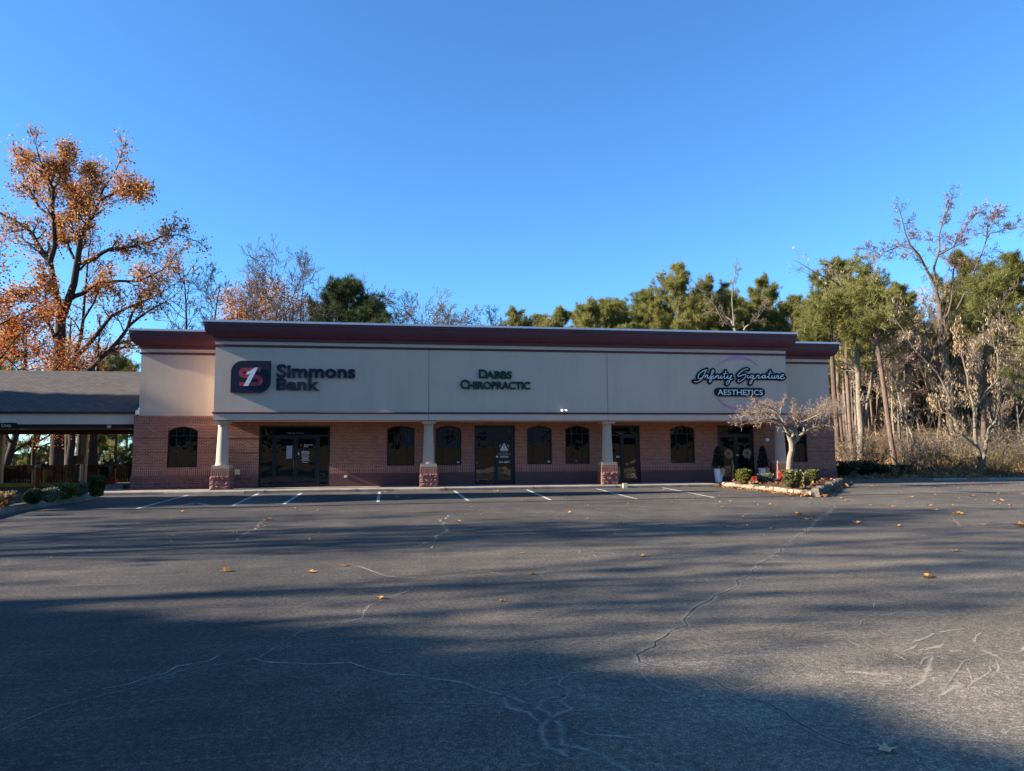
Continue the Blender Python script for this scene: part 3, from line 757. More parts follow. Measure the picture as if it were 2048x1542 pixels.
MB().plate([W(*z(*p), YE) for p in reversed(one)], YE-.022, YE).obj('emblem_figure', m_signwhite, pan)
text('lettering', 'Simmons', wrect((553.5, 710.5, 729, 755.7), YF-.08), YF-.004, .10, m_navy, s1, .028, spacing=1.02)
text('lettering', 'Bank', wrect((553, 638.5, 756, 780.5), YF-.08), YF-.004, .10, m_navy, s1, .028, spacing=1.02)

# chiropractor sign: small caps in dark green
s2 = thing('chiropractor_sign', 'dark green small-capital letters of the chiropractor mounted over the middle shop door', 'sign', (W(991, 760, YF)[0], YF, W(991, 780, YF)[1]))
zc = lambda a, b: (900+a*.09766, 720+b*.09766)
def zr(a, b, t, bo): p = zc(a, t); q = zc(b, bo); return wrect((p[0], q[0], p[1], q[1]), YF-.06)
for s, r_ in (('D', (592, 765, 193, 372)), ('ABBS', (735, 1268, 226, 383)), ('C', (212, 375, 402, 593)), ('HIROPRACTIC', (375, 1645, 440, 600))):
    text('lettering', s, zr(*r_), YF-.004, .09, m_greensign, s2, .022, spacing=.96)

# aesthetics sign: black contour backing, pale script, lilac crescents
s3 = thing('aesthetics_sign', 'black and pale blue script sign of the aesthetics studio between lilac crescents', 'sign', (W(1480, 770, YF)[0], YF, W(1480, 800, YF)[1]))
zs = lambda a, b: W(1370+a*.15625, 690+b*.15625, YF-.05)
STROKES = [
 # I
 [(275,318),(235,330),(190,362),(168,395),(165,420),(185,432),(215,420)], [(278,312),(258,345),(235,395),(205,440),(165,468),(125,470),(115,462)],
 # n
 [(258,385),(250,425)], [(252,415),(275,385),(290,392),(280,425),(300,425),(318,405)],
 # f
 [(318,405),(355,360),(368,325),(352,322),(338,360),(322,430),(312,470),(322,476),(340,440),(330,405)], [(330,405),(352,400)],
 # i n i
 [(362,388),(352,424),(372,424),(388,400)], [(398,388),(390,425)], [(392,415),(415,387),(428,395),(418,425),(440,424),(455,405)], [(462,388),(454,424),(474,424),(488,402)],
 # t
 [(520,332),(500,395),(500,425),(522,424),(540,402)], [(488,370),(540,366)],
 # y
 [(548,388),(540,420),(558,428),(580,405),(592,385)], [(594,385),(575,440),(550,495),(528,502),(530,475),(565,450),(610,432)],
 # S
 [(810,312),(790,305),(740,325),(690,365),(672,390),(690,402),(745,382),(775,378),(770,410),(735,445),(700,470),(675,462),(690,440)],
 # i g n a t u r e
 [(802,388),(794,420),(812,420),(826,410),(840,408)], [(872,390),(850,388),(835,405),(840,424),(860,415),(876,390)], [(876,390),(862,440),(845,490),(828,498),(830,470),(865,440),(905,420)],
 [(915,388),(906,424)], [(908,415),(930,388),(945,393),(936,424),(955,422),(975,410),(992,412)],
 [(1025,390),(1000,388),(985,408),(992,425),(1010,415),(1028,390)], [(1028,390),(1018,422),(1038,420),(1055,406),(1070,402)],
 [(1092,330),(1068,400),(1068,425),(1090,422),(1107,412)], [(1058,368),(1112,362)],
 [(1112,388),(1105,420),(1122,424),(1142,410)], [(1148,388),(1138,422),(1158,422),(1170,406),(1176,396)], [(1178,382),(1172,400),(1195,395),(1186,428),(1205,424),(1220,410)],
 [(1222,412),(1250,400),(1258,380),(1240,380),(1222,405),(1226,432),(1250,432),(1275,415)],
]
def smooth(pts, n=4):
    P = [np.array(p, float) for p in pts]
    if len(P) < 3: return [tuple(p) for p in P]
    out = []
    for i in range(len(P)-1):
        p0 = P[max(i-1, 0)]; p1 = P[i]; p2 = P[i+1]; p3 = P[min(i+2, len(P)-1)]
        for k in range(n):
            t = k/n; out.append(.5*((2*p1)+(-p0+p2)*t+(2*p0-5*p1+4*p2-p3)*t*t+(-p0+3*p1-3*p2+p3)*t**3))
    out.append(P[-1]); return [tuple(p) for p in out]
def disc(mb, c, r, y0, y1, n=12):
    o = [(c[0]+r*math.cos(2*math.pi*i/n), c[1]+r*math.sin(2*math.pi*i/n)) for i in range(n)]; mb.plate(o, y0, y1)
back = MB(); face = MB(); ky = 0
for si, st in enumerate(STROKES):
    if si in (14, 15):
        back.obj('script_backing', m_signblk, s3); face.obj('script_lettering', m_signwhite, s3); back = MB(); face = MB()
    sm = [zs(*p) for p in smooth(st)]
    ky += 1; dy = .0004*ky
    for i in range(len(sm)-1):
        ribbon(back, [sm[i], sm[i+1]], .20, YF-.055-dy, YF-.004)
    for c in sm[::2]+[sm[-1]]: disc(back, c, .10, YF-.0548-dy-.00015, YF-.0045)
    w_ = [.032 if 0 < i < len(sm)-1 else .02 for i in range(len(sm))]
    ribbon(face, sm, w_, YF-.076-dy, YF-.066)
back.obj('script_backing', m_signblk, s3); face.obj('script_lettering', m_signwhite, s3)
bar = [zs(380+60, 548), zs(1020-55, 548)]
px0, px1, pz0, pz1 = zs(377, 600)[0], zs(1024, 600)[0], zs(700, 659)[1], zs(700, 547)[1]
h = (pz1-pz0)/2
o = [(px1-h+h*math.sin(math.pi*i/12), (pz0+pz1)/2-h*math.cos(math.pi*i/12)) for i in range(13)]+[(px0+h-h*math.sin(math.pi*i/12), (pz0+pz1)/2+h*math.cos(math.pi*i/12)) for i in range(13)]
bb = MB().plate(o, YF-.06, YF-.004).obj('name_bar', m_signblk, s3)
ax0, az1 = zs(415, 572); ax1, az0 = zs(993, 641)
text('lettering', 'AESTHETICS', (ax0, ax1, zs(700, 641)[1], zs(700, 573)[1]), YF-.061, .02, m_signwhite, s3, .004)
def crescent(c, rx, ry, a0, a1, t, n=28):
    out = []; inn = []
    for i in range(n+1):
        a = R(a0+(a1-a0)*i/n); th = 4+t*math.sin(math.pi*i/n)
        out.append(zs(c[0]+rx*math.cos(a), c[1]-ry*math.sin(a))); inn.append(zs(c[0]+(rx-th*.3)*math.cos(a), c[1]-(ry-th)*math.sin(a)))
    return out+list(reversed(inn))
MB().plate(list(reversed(crescent((680, 480), 330, 342, 142, 38, 30))), YF-.03, YF-.004).obj('crescent', m_lilac, s3)
MB().plate(list(reversed(crescent((690, 480), 330, 345, 212, 328, 24))), YF-.03, YF-.004).obj('crescent', m_lilac, s3)

# door lettering and stickers (flat vinyl on the glass)
YD = YG+.002
def decal(s, r, door, mat=m_decal, bold=.0):
    a, b, t, bo = r; text('vinyl_lettering', s, wrect((a, b, t, bo), YD), YD, .002, mat, door, bold)
q = lambda a, b: (500+a*.1038, 830+b*.1038)
def qr(a, b, t, bo): p = q(a, t); r = q(b, bo); return (p[0], r[0], p[1], r[1])
decal('Simmons', qr(1040, 1205, 558, 588), ds1[1], bold=.01); decal('Bank', qr(1040, 1128, 592, 620), ds1[1], bold=.01)
rx = wrect(qr(962, 1003, 566, 612), YD); MB().plate([(rx[0], rx[2]), (rx[1]-.03, rx[2]), (rx[1], rx[3]), (rx[0]+.03, rx[3])], YD-.004, YD-.001).obj('vinyl_emblem', m_red, ds1[1])
for t in (695, 712, 733, 764, 800, 822, 842, 868, 904):
    ww = 150 if t not in (904, 822) else 110
    r_ = wrect(qr(1070-ww/2, 1070+ww/2, t, t+15), YD); n_ = 5
    mb = MB()
    xx = r_[0]; rnd = random.Random(t)
    while xx < r_[1]-.02:
        wv = .02+.05*rnd.random(); mb.box(xx, min(xx+wv, r_[1]), YD-.002, YD, r_[2]+.004, r_[3]-.004); xx += wv+.014
    mb.obj('opening_hours', m_decal, ds1[1])
r_ = wrect(qr(705, 810, 590, 838), YD); MB().box(r_[0], r_[1], YD-.003, YD, r_[2], r_[3]).obj('paper_notice', m_paper, ds1[0])
r_ = wrect(qr(893, 946, 722, 770), YD); MB().box(r_[0], r_[1], YD-.003, YD, r_[2], r_[3]).obj('sticker', m_decal, ds1[1])
yt_ = YG+.008
text('address_lettering', 'Highway Avenue', wrect(qr(712, 1030, 336, 362), yt_), yt_, .002, m_greytext, f1); text('address_lettering', 'Suite', wrect(qr(815, 905, 376, 400), yt_), yt_, .002, m_greytext, f1)
# chiropractor's door
g = lambda a, b: (940+a*.08432, 840+b*.08432)
def gr(a, b, t, bo): p = g(a, t); r = g(b, bo); return (p[0], r[0], p[1], r[1])
tri = [g(706, 722), g(914, 722), g(808, 540)]
T = [W(*p, YD) for p in tri]; mb = MB().plate(T, YD-.003, YD)
for a in (150, 165, 15, 30, 42, 138):
    c = g(808, 660); 
    p0 = W(c[0]+8.3*math.cos(R(a)), c[1]-8.3*math.sin(R(a)), YD); p1 = W(c[0]+10.2*math.cos(R(a)), c[1]-10.2*math.sin(R(a)), YD); ribbon(mb, [p0, p1], .025, YD-.003, YD)
mb.obj('vinyl_emblem', m_decal, ds2[0])
mb = MB()
for l in ([(808, 600), (808, 655), (760, 700)], [(808, 655), (856, 700)], [(780, 620), (808, 632), (836, 620)]): ribbon(mb, [W(*g(*p), YD) for p in l], .016, YD-.0045, YD-.0032)
disc(mb, W(*g(808, 585), YD), .018, YD-.0045, YD-.0032, 8)
mb.obj('emblem_figure', m_signblk, ds2[0])
decal('naturally', gr(725, 888, 738, 770), ds2[0]); decal('DABBS CHIROPRACTIC', gr(665, 955, 796, 818), ds2[0]); decal('262-6809', gr(680, 938, 972, 1018), ds2[0], bold=.01)
for k, t in enumerate((848, 872)):
    r_ = wrect(gr(712, 912, t, t+18), YD); mb = MB(); xx = r_[0]; rnd = random.Random(k+70)
    while xx < r_[1]-.02:
        wv = .02+.05*rnd.random(); mb.box(xx, min(xx+wv, r_[1]), YD-.002, YD, r_[2]+.003, r_[3]-.003); xx += wv+.013
    mb.obj('small_print', m_decal, ds2[0])
r_ = wrect(gr(618, 664, 848, 888), YG-.03); MB().box(r_[0], r_[1], YG-.034, YG-.030, r_[2], r_[3]).obj('sticker', m_decal, ds2[0])
# studio doors
k_ = lambda a, b: (1180+a*.1367, 830+b*.1367)
def kr(a, b, t, bo): p = k_(a, t); r = k_(b, bo); return (p[0], r[0], p[1], r[1])
text('address_lettering', 'Highway Avenue', wrect(kr(365, 540, 242, 256), yt_), yt_, .002, m_greytext, f3); text('address_lettering', 'Suite', wrect(kr(410, 480, 262, 278), yt_), yt_, .002, m_greytext, f3)
r_ = wrect(kr(385, 432, 600, 622), YG); MB().box(r_[0], r_[1], YG+.004, YG+.008, r_[2], r_[3]).obj('sticker', m_decal, f3)
r_ = wrect(kr(662, 716, 906, 930), YD); MB().box(r_[0], r_[1], YD-.003, YD, r_[2], r_[3]).obj('sticker', m_decal, ds3[0])
r_ = wrect((1472.5, 1478, 908.5, 911.5), YG-.03); MB().box(r_[0], r_[1], YG-.036, YG-.030, r_[2], r_[3]).obj('lock_plate', m_steel, ds4[1])
# ------------------------------------------------------------------ drive-through canopy
YC = 33.95
zt_, zb2 = W(134, 823, YC)[1], W(134, 848.5, YC)[1]
can = thing('drive_through_canopy', 'low shingle-roofed drive-through canopy with pale eave board joined to the brick shop', 'canopy', (-22, YC, 0))
xr_ = XL-.02; xl_ = -42.0
YR = 39.2; zr_ = W(140, 742, YR)[1]
mb = MB(); th = .10
mb.box(xl_, xr_, YC, YC+.06, zb2, zt_-.01); mb.box(xl_, xr_, YC-.03, YC+.0, zt_-.05, zt_-.005)
mb.obj('eave_board', m_trimlight, can)
# roof: two slopes, own axes so that the shingle courses run along the eave
sl = math.hypot(YR-YC+.15, zr_-zt_)
def slope(y0, z0, y1, z1):
    Lr = math.hypot(y1-y0, z1-z0); me = MB().add([(0,0,0),(xr_-xl_,0,0),(xr_-xl_,Lr,0),(0,Lr,0),(0,0,-.1),(xr_-xl_,0,-.1),(xr_-xl_,Lr,-.1),(0,Lr,-.1)],[(0,1,2,3),(7,6,5,4),(0,4,5,1),(1,5,6,2),(2,6,7,3),(3,7,4,0)])
    o = me.obj('roof_slope', m_shingle); o.parent = can
    p = np.array([xl_, y0, z0])-wloc(can); o.location = p; o.rotation_euler = (math.atan2(z1-z0, y1-y0), 0, 0); return o
r1 = slope(YC-.12, zt_-.01, YR, zr_)
me = MB(); 
r2 = MB().add([(xl_, YR, zr_), (xr_, YR, zr_), (xr_, 2*YR-YC+.1, zt_), (xl_, 2*YR-YC+.1, zt_), (xl_, YR, zr_-.1), (xr_, YR, zr_-.1), (xr_, 2*YR-YC+.1, zt_-.1), (xl_, 2*YR-YC+.1, zt_-.1)], [(0,1,2,3),(7,6,5,4),(0,4,5,1),(1,5,6,2),(2,6,7,3),(3,7,4,0)]).obj('roof_slope', m_shingle, can)
zf = W(134, 857, YC+.12)[1]
MB().box(xl_, xr_, YC+.07, YC+.25, zf, zt_-.08).obj('front_beam', m_darkbeam, can)
yb = 43.6; zbb, zbt = W(140, 868.5, yb)[1], W(140, 859.5, yb)[1]
MB().box(xl_, xr_-.2, yb, yb+.25, zbb, zbt).obj('rear_beam', m_brownbeam, can)
MB().box(xl_, xr_-.2, YC+.26, yb-.01, zbt+.02, zbt+.1).obj('soffit', m_creampaint, can)
MB().box(xl_, xr_-.2, yb-.03, yb-.002, zbt-.005, zbt+.018).obj('rear_trim', m_creampaint, can)
for px in (168.5, 1.0, -190):
    x, _ = W(px, 900, yb+.1); mb = MB().box(x-.14, x+.14, yb+.0, yb+.28, 0, zbb); mb.obj('post', m_creampaint, can)
sgx = W(34, 850, YC)[0]
s4 = thing('canopy_sign', 'black hanging board lettered Only under the eave of the drive-through canopy', 'sign', (sgx-2.5, YC, zf))
MB().box(sgx-5, sgx, YC+.0, YC+.05, W(20, 857.5, YC)[1], W(20, 845.5, YC)[1]).obj('board', m_signblk, s4)
text('lettering', 'Only', wrect((3, 22.5, 847.5, 856), YC), YC-.002, .006, m_greytext, s4, .006)
# small lamp under the eave and a white box at the roof corner
x, zz = W(219, 843.5, YC); l1 = thing('eave_light', 'small grey light fitting tucked under the canopy eave', 'light', (x, YC, zz))
MB().box(x-.09, x+.09, YC-.06, YC-.005, zb2-.12, zb2-.03).obj('housing', m_conc, l1); MB().box(x-.06, x+.06, YC-.05, YC-.01, zb2-.16, zb2-.12).obj('lens', m_white, l1)
x, zz = W(274, 823, YW-.1); l2 = thing('corner_camera', 'small white camera at the canopy roof corner beside the brick wing', 'camera', (x, YW-.1, zz))
MB().box(x-.05, x+.08, YW-.16, YW-.05, zz-.13, zz+.05).obj('housing', m_white, l2); MB().tube([(x, YW-.05, zz+.02), (x+.06, YW+.0, zz+.16)], .03).obj('bracket', m_white, l2)
# floodlight camera on the fascia
x, zz = W(1128, 820, YF-.1); l3 = thing('security_camera', 'white twin-head security camera on the stucco fascia above the middle windows', 'camera', (x, YF, zz))
MB().lathe(x, YF-.06, [(.05, zz-.08), (.06, zz-.03), (.06, zz+.02), (.03, zz+.06)], 12).obj('base', m_white, l3)
MB().tube([(x-.02, YF-.08, zz), (x-.13, YF-.22, zz-.02)], [.045, .06], 10).obj('head', m_white, l3); MB().tube([(x+.02, YF-.08, zz), (x+.13, YF-.22, zz-.06)], [.045, .06], 10).obj('head', m_white, l3)
MB().box(x-.10, x+.10, YF-.04, YF-.002, zz-.10, zz-.04).obj('mount', m_white, l3)
x, zz = W(475.5, 944, YW-.06); l4 = thing('hose_box', 'small beige utility box fixed to the block base beside the bank column', 'utility box', (x, YW-.05, zz))
MB().box(x-.10, x+.09, YW-.15, YW-.05, zz-.12, zz+.12).obj('box', m_creampaint, l4); MB().tube([(x, YW-.17, zz-.05), (x+.02, YW-.24, zz-.10)], .03).obj('spout', m_steel, l4)
x, zz = W(691.5, 953, YW-.06); l5 = tag(MB().box(x-.07, x+.07, YW-.06, YW-.031, zz-.05, zz+.05).box(x-.05, x+.05, YW-.075, YW-.06, zz-.03, zz+.03).obj('valve_plate', m_white), 'small white plate on the painted block base beside the bank windows', 'wall plate')
x, zz = W(1535.5, 880, YW-.06)
l6 = tag(MB().tube([(x, YW-.002, zz), (x, YW-.05, zz), (x, YW-.07, zz)], [.10, .10, .05], 16).obj('wall_lamp', m_white), 'small round white fitting on the brick beside the double glass doors', 'wall lamp')

# fence behind the canopy, kiosk, bollards, cabinet
def picket_fence():
    mb = MB(); rr = random.Random(4); x = -60.0; y = 47.2
    while x < -12.8:
        w = .145; top = W(0, 938 if x < -21.5 else 935-(x+21.5)*.0, y)[1] + (rr.random()-.5)*.03
        top = 1.06+.0*x + (rr.random()-.5)*.035
        mb.box(x, x+w-.012, y+(rr.random())*.012, y+.022+rr.random()*.004, -.02, top); x += w
    return mb.obj('pickets', m_woodfence, fe)
fe = thing('wooden_fence', 'dark wooden picket fence behind the drive-through canopy', 'fence', (-30, 47.2, 0))
picket_fence()
MB().box(-60, -12.8, 47.24, 47.30, .25, .36).box(-60, -12.8, 47.24, 47.30, .78, .88).obj('rails', m_woodfence, fe)
def pxbox(px, Y, w=0):  return W(px, 950, Y)[0]
def bollard(px, Y, top, r, mat, label, bands=False, group=None):
    x = pxbox(px, Y); zt = W(px, top, Y)[1]
    b = thing('bollard', label, 'bollard', (x, Y, 0), group)
    MB().lathe(x, Y, [(r, 0), (r, zt-.06), (r*.8, zt-.02), (r*.3, zt)], 16).obj('post', mat, b, True, 50)
    if bands:
        for k in (0, 1): MB().lathe(x, Y, [(r+.004, zt-.52+k*.26), (r+.004, zt-.37+k*.26)], 16).obj('reflective_band', m_white, b, True, 50)
    return b
bollard(74.5, 40.6, 915, .13, m_orange, 'tall orange bollard with white bands at the drive-through island', True)
bollard(67.5, 41.9, 939, .085, m_creampaint, 'slim cream bollard behind the orange bollard on the drive-through island')
bollard(89.5, 41.9, 939, .085, m_yellow, 'slim yellow bollard beside the orange bollard on the drive-through island')
kx = pxbox(162, 42.3); zt1 = W(162, 911, 42.3)[1]; zb1 = W(162, 928, 42.3)[1]
kk = thing('teller_kiosk', 'beige teller box on a grey post in the drive-through lane', 'kiosk', (kx, 42.3, 0))
MB().box(kx-.2, kx+.18, 42.15, 42.5, zb1, zt1).obj('box', m_beige, kk); MB().box(kx-.42, kx-.22, 42.2, 42.45, zb1, zt1).obj('side_panel', m_conc_d, kk)
MB().tube([(kx, 42.3, 0), (kx, 42.3, zb1)], .07).obj('post', m_steel, kk); MB().tube([(kx-.3, 42.4, 0), (kx-.3, 42.4, zb1-.35)], .13).obj('pipe', m_conc_d, kk)
MB().tube([(kx-.01, 42.14, zt1-.3), (kx-.01, 42.10, zt1-.3)], .02).obj('knob', m_darkbeam, kk)
cx = pxbox(211, 43.5)
cb = thing('steel_cabinet', 'tall black cabinet on an orange stand against the wooden fence', 'cabinet', (cx, 43.5, 0))
MB().box(cx-.26, cx+.18, 43.4, 43.9, .35, W(211, 933, 43.5)[1]).obj('body', m_signblk, cb)
MB().box(cx-.42, cx-.28, 43.5, 43.6, .1, W(211, 937, 43.5)[1]).obj('orange_post', m_beige, cb); MB().box(cx+.42, cx+.52, 43.5, 43.6, .1, W(211, 937, 43.5)[1]).obj('orange_post', m_beige, cb)
MB().box(cx-.2, cx+.62, 43.2, 43.5, 0.02, .30).obj('stand', m_orange, cb)
bx_ = pxbox(244, 37.0)
tag(MB().box(bx_-.35, bx_+.42, 36.0, 36.34, 0, .24).box(bx_-.3, bx_+.36, 36.05, 36.3, .24, .27).obj('concrete_block', m_conc), 'pale concrete block on the drive beside the brick wing', 'concrete block')

# wheel stops
def wheel_stop(a, b, label, group='concrete wheel stops'):
    a = np.array(a); b = np.array(b); d = (b-a)/np.linalg.norm(b-a); n = np.array([-d[1], d[0]])
    prof = [(-.09, 0), (.09, 0), (.075, .10), (.05, .125), (-.05, .125), (-.075, .10)]
    vs = [(*(p+n*o), z_) for p in (a, b) for o, z_ in prof]; k = len(prof)
    fs = [(i, (i+1) % k, k+(i+1) % k, k+i) for i in range(k)]+[tuple(reversed(range(k))), tuple(range(k, 2*k))]
    o = MB().add(vs, fs).obj('wheel_stop', m_conc); return tag(o, label, 'wheel stop', None)
wheel_stop((-9.4, 31.0), (-6.3, 31.0), 'long pale concrete wheel stop in front of the bank column')
wheel_stop((-.2, 31.1), (1.75, 31.1), 'concrete wheel stop before the kerb between bank doors and middle windows')
wheel_stop(G(1866, 961.5), G(1932, 960.5), 'white concrete wheel stop at the wood edge beside the pale forked tree')
wheel_stop(G(1975, 961), G(2050, 960), 'white concrete wheel stop beyond the pale forked tree at the wood edge')
x, y = G(1211, 970); tag(MB().box(x-.12, x+.10, 31.28, 31.34, 0, .22).box(x-.10, x+.08, 31.27, 31.28, .02, .2).obj('kerb_marker', m_creampaint), 'small cream marker block on the kerb below the third column', 'marker')

# ------------------------------------------------------------------ foliage helpers
def rot_quads(rng, cent, size, up=.0, aspect=1.6, fold=False):
    n = len(cent); nrm = rng.normal(size=(n, 3)); nrm[:, 2] += up; nrm /= np.linalg.norm(nrm, axis=1)[:, None]
    a = rng.normal(size=(n, 3)); u = np.cross(nrm, a); u /= np.linalg.norm(u, axis=1)[:, None]; w = np.cross(nrm, u)
    s = (size*(.6+.8*rng.random(n)))[:, None] if np.isscalar(size) else size[:, None]
    u = u*s*aspect*.5; w = w*s*.5
    v = np.stack([cent-u, cent-w*.9+u*.1, cent+u, cent+w*.9+u*.1], 1).reshape(-1, 3)
    return v, np.arange(n*4).reshape(n, 4)
def blob_points(rng, n, rx, ry, rz, lump=.25, shell=.75, lumps=9):
    d = rng.normal(size=(n, 3)); d /= np.linalg.norm(d, axis=1)[:, None]
    L = rng.normal(size=(lumps, 3)); L /= np.linalg.norm(L, axis=1)[:, None]
    g = np.exp(-((1-d@L.T)/.18)).max(1)
    r = (1-lump+lump*g)*(shell+(1-shell)*rng.random(n)**.5)*np.where(rng.random(n) < .25, rng.random(n)**.4, 1)
    return d*r[:, None]*np.array([rx, ry, rz])
def shrub(name, label, x, y, z0, rx, ry, h, mat, n=2600, leaf=.07, group=None, stems=True, lump=.3, cat='shrub', seed=0, spiky=0):
    rng = np.random.default_rng(seed+500)
    t = thing(name, label, cat, (x, y, z0), group)
    p = blob_points(rng, n, rx, ry, h*.52, lump); p[:, 2] += h*.50; p = p[p[:, 2] > .02]
    if spiky:
        m = n//5; a = rng.random(m)*2*math.pi; rr_ = rng.random(m)**.5
        q = np.stack([np.cos(a)*rr_*rx*.9, np.sin(a)*rr_*ry*.9, h*(.75+spiky*rng.random(m))], 1); p = np.concatenate([p, q])
    v, f = rot_quads(rng, p, leaf, .3)
    link('foliage', mesh_np('foliage', v, [f], mat), t)
    mb = MB(); rr = random.Random(seed)
    for k in range(9):
        a = rr.random()*6.28; q = rr.random()*.7
        mb.tube([(0, 0, 0), (math.cos(a)*rx*q*.5, math.sin(a)*ry*q*.5, h*.4), (math.cos(a)*rx*q, math.sin(a)*ry*q, h*.8)], [.018, .012, .005], 5, False)
    me_o = mb.obj('stems', B_GREY); me_o.parent = t
    return t

# planting beds
def stone_edge(mb, a, b, h, w=.28, seed=0, ln=.5):
    rr = random.Random(seed); a = np.array(a, float); b = np.array(b, float); L = np.linalg.norm(b-a); d = (b-a)/L; n = np.array([-d[1], d[0]]); s = 0
    while s < L:
        l = min(ln*(.6+.8*rr.random()), L-s); hh = h*(.8+.35*rr.random())
        p0 = a+d*(s+.01); p1 = a+d*(s+l-.01); vs = []
        for z_, k in ((-.03, 1.0), (hh*.7, .98), (hh, .84)):
            for p, e in ((p0, 1), (p1, -1)):
                for sg in (-1, 1): vs.append((*(p+d*e*(1-k)*.2+n*sg*w/2*k+n*(rr.random()-.5)*.05), z_*(1+(rr.random()-.5)*.1)))
        def fc(i): return [(i+0, i+2, i+6, i+4), (i+2, i+3, i+7, i+6), (i+3, i+1, i+5, i+7), (i+1, i+0, i+4, i+5)]
        mb.add(vs, fc(0)+fc(4)+[(8, 10, 11, 9)]); s += l
def mound(poly, z0, zc, mat, name, parent, seed=0):
    P = np.array(poly); c = P.mean(0); rr = random.Random(seed); vs = []; fs = []; rings = 7; m = 0
    pts = []
    for a, b in zip(P, np.roll(P, -1, 0)):
        k = max(2, int(np.linalg.norm(b-a)/.35)); pts += [a+(b-a)*i/k for i in range(k)]
    n = len(pts)
    for r in range(rings):
        t = r/(rings-1)*.94
        for p in pts: q = p+(c-p)*t; vs.append((q[0], q[1], z0+(zc-z0)*math.sin(t*1.57)+(rr.random()-.5)*.05*(t > 0)))
    vs.append((c[0], c[1], zc))
    for r in range(rings-1):
        for i in range(n): fs.append((r*n+i, r*n+(i+1) % n, (r+1)*n+(i+1) % n, (r+1)*n+i))
    for i in range(n): fs.append(((rings-1)*n+i, (rings-1)*n+(i+1) % n, rings*n))
    return MB().add(vs, fs).obj(name, mat, parent)
def leaf_shape_mesh(seed, curl=.5):
    rr = random.Random(seed); n = 11; o = []
    for i in range(n):
        a = 2*math.pi*i/n; r = (.5 if i % 2 else .27)*(.8+.4*rr.random()); o.append((r*math.cos(a)*1.15, r*math.sin(a)))
    vs = [(0, 0, .05)]+[(x, y, .03+abs(y)*curl*(.5+rr.random())+.10*x*x*rr.random()) for x, y in o]
    fs = [(0, i+1, (i+1) % n+1) for i in range(n)]
    v2 = [(-.5, 0, .05), (-.95, .05, .10), (-.95, .08, .10), (-.5, .04, .05)]
    b = len(vs); vs += v2; fs.append((b, b+1, b+2, b+3))
    return mesh_np('fallen_leaf', vs, [np.array([f for f in fs if len(f) == 3]), np.array([f for f in fs if len(f) == 4])], L_FALL)
LEAF = [leaf_shape_mesh(k, .3+.2*(k % 3)) for k in range(7)]

pcor, pend, prt = (14.6, 23.5), (14.9, 31.3), (21.7, 32.6)
bedr = thing('planting_bed', 'triangular stone-edged planting bed with mulch beneath the bare spreading tree', 'planting bed', (17, 29, 0))
mb = MB(); stone_edge(mb, pend, pcor, .20, .26, 1, .42); mb.obj('kerb_stones', M('limestone_kerb', (.22, .18, .13), .95, .3, 4, .7, 18, .15, dist=.03), bedr)
mb = MB(); stone_edge(mb, pcor, prt, .27, .30, 2, .5); mb.obj('edging_stones', m_stone, bedr)
mound([(15.0, 31.5), (14.75, 23.9), (21.3, 32.4), (21.4, 33.4), (15.2, 33.0)], .10, .34, m_mulch, 'mulch', bedr, 3)
# leaf litter caught along the bed edge
rng = np.random.default_rng(5); n = 900
t_ = rng.random(n); side = rng.random(n) < .6
A = np.array(pcor); B_ = np.where(side[:, None], np.array(pend), np.array(prt))
p = A+(B_-A)*(t_**1.7)[:, None]; off = np.abs(rng.normal(size=n))*.16+.16
nr = np.where(side[:, None], np.array([-1, -.04]), np.array([.78, -.62])); q = p+nr*off[:, None]
inb = rng.random(n) < .35
w3 = rng.dirichlet((1, 1, 1), n); q2 = w3[:, :1]*A+w3[:, 1:2]*np.array(pend)+w3[:, 2:]*np.array(prt)
q = np.where(inb[:, None], q2, q); zz = np.where(inb, .30, .03+.05*rng.random(n))
v, f = rot_quads(rng, np.column_stack([q, zz]), .085, 2.0)
tag(link('leaf_litter', mesh_np('leaf_litter', v, [f], L_LITTER)), 'drift of dry orange leaves gathered along the stone bed edge', 'leaf litter', kind='stuff')

def bp(px, py, z_=.2): return G(px, py, z_)
def shr(name, label, pl, pr, pt, pb, mat, z_=.22, **kw):
    x, y = G((pl+pr)/2, pb, z_); D_ = np.dot(np.array([x, y, z_])-CAM, FW)
    rx = (pr-pl)/2*D_/FPX; h = (pb-pt)*D_/FPX
    return shrub(name, label, x, y, z_-.03, rx, min(rx, .8), h, mat, **kw)
shr('boxwood', 'round clipped yellow-green boxwood at the walkway end of the stone bed', 1471, 1506, 936, 967, L_BOX, n=3600, leaf=.055, lump=.24, seed=1, spiky=.16)
shr('nandina', 'small bright red nandina between the boxwood and the grey shrub', 1503, 1516, 951, 963, L_RED, n=500, leaf=.07, seed=2)
shr('abelia', 'loose grey-green shrub in front of the white pot and stone bed column', 1514, 1549, 948, 966, L_GREY, n=1100, leaf=.06, seed=3, spiky=.4)
shr('nandina', 'dark red shrub at the foot of the column behind the bare tree', 1557, 1572, 938, 962, L_RED, n=260, leaf=.06, seed=4, z_=.3)
shr('mixed_shrub', 'broad loose green shrub around the trunk of the bare spreading tree', 1565, 1604, 942, 976, L_MIXED, n=2600, leaf=.065, lump=.4, seed=5, spiky=.35)
shr('mixed_shrub', 'low straggly green and orange shrub at the front of the stone bed', 1592, 1624, 950, 974, L_MIXED, n=1200, leaf=.065, lump=.5, seed=6, spiky=.5)
shr('boxwood', 'tall yellow-green boxwood against the brick end wall of the shop', 1611, 1640, 937, 966, L_BOX, n=3000, leaf=.055, lump=.28, seed=7, spiky=.2)
shr('nandina', 'small red nandina in front of the tall boxwood', 1608, 1620, 948, 958, L_RED, n=380, leaf=.06, seed=8, z_=.35)

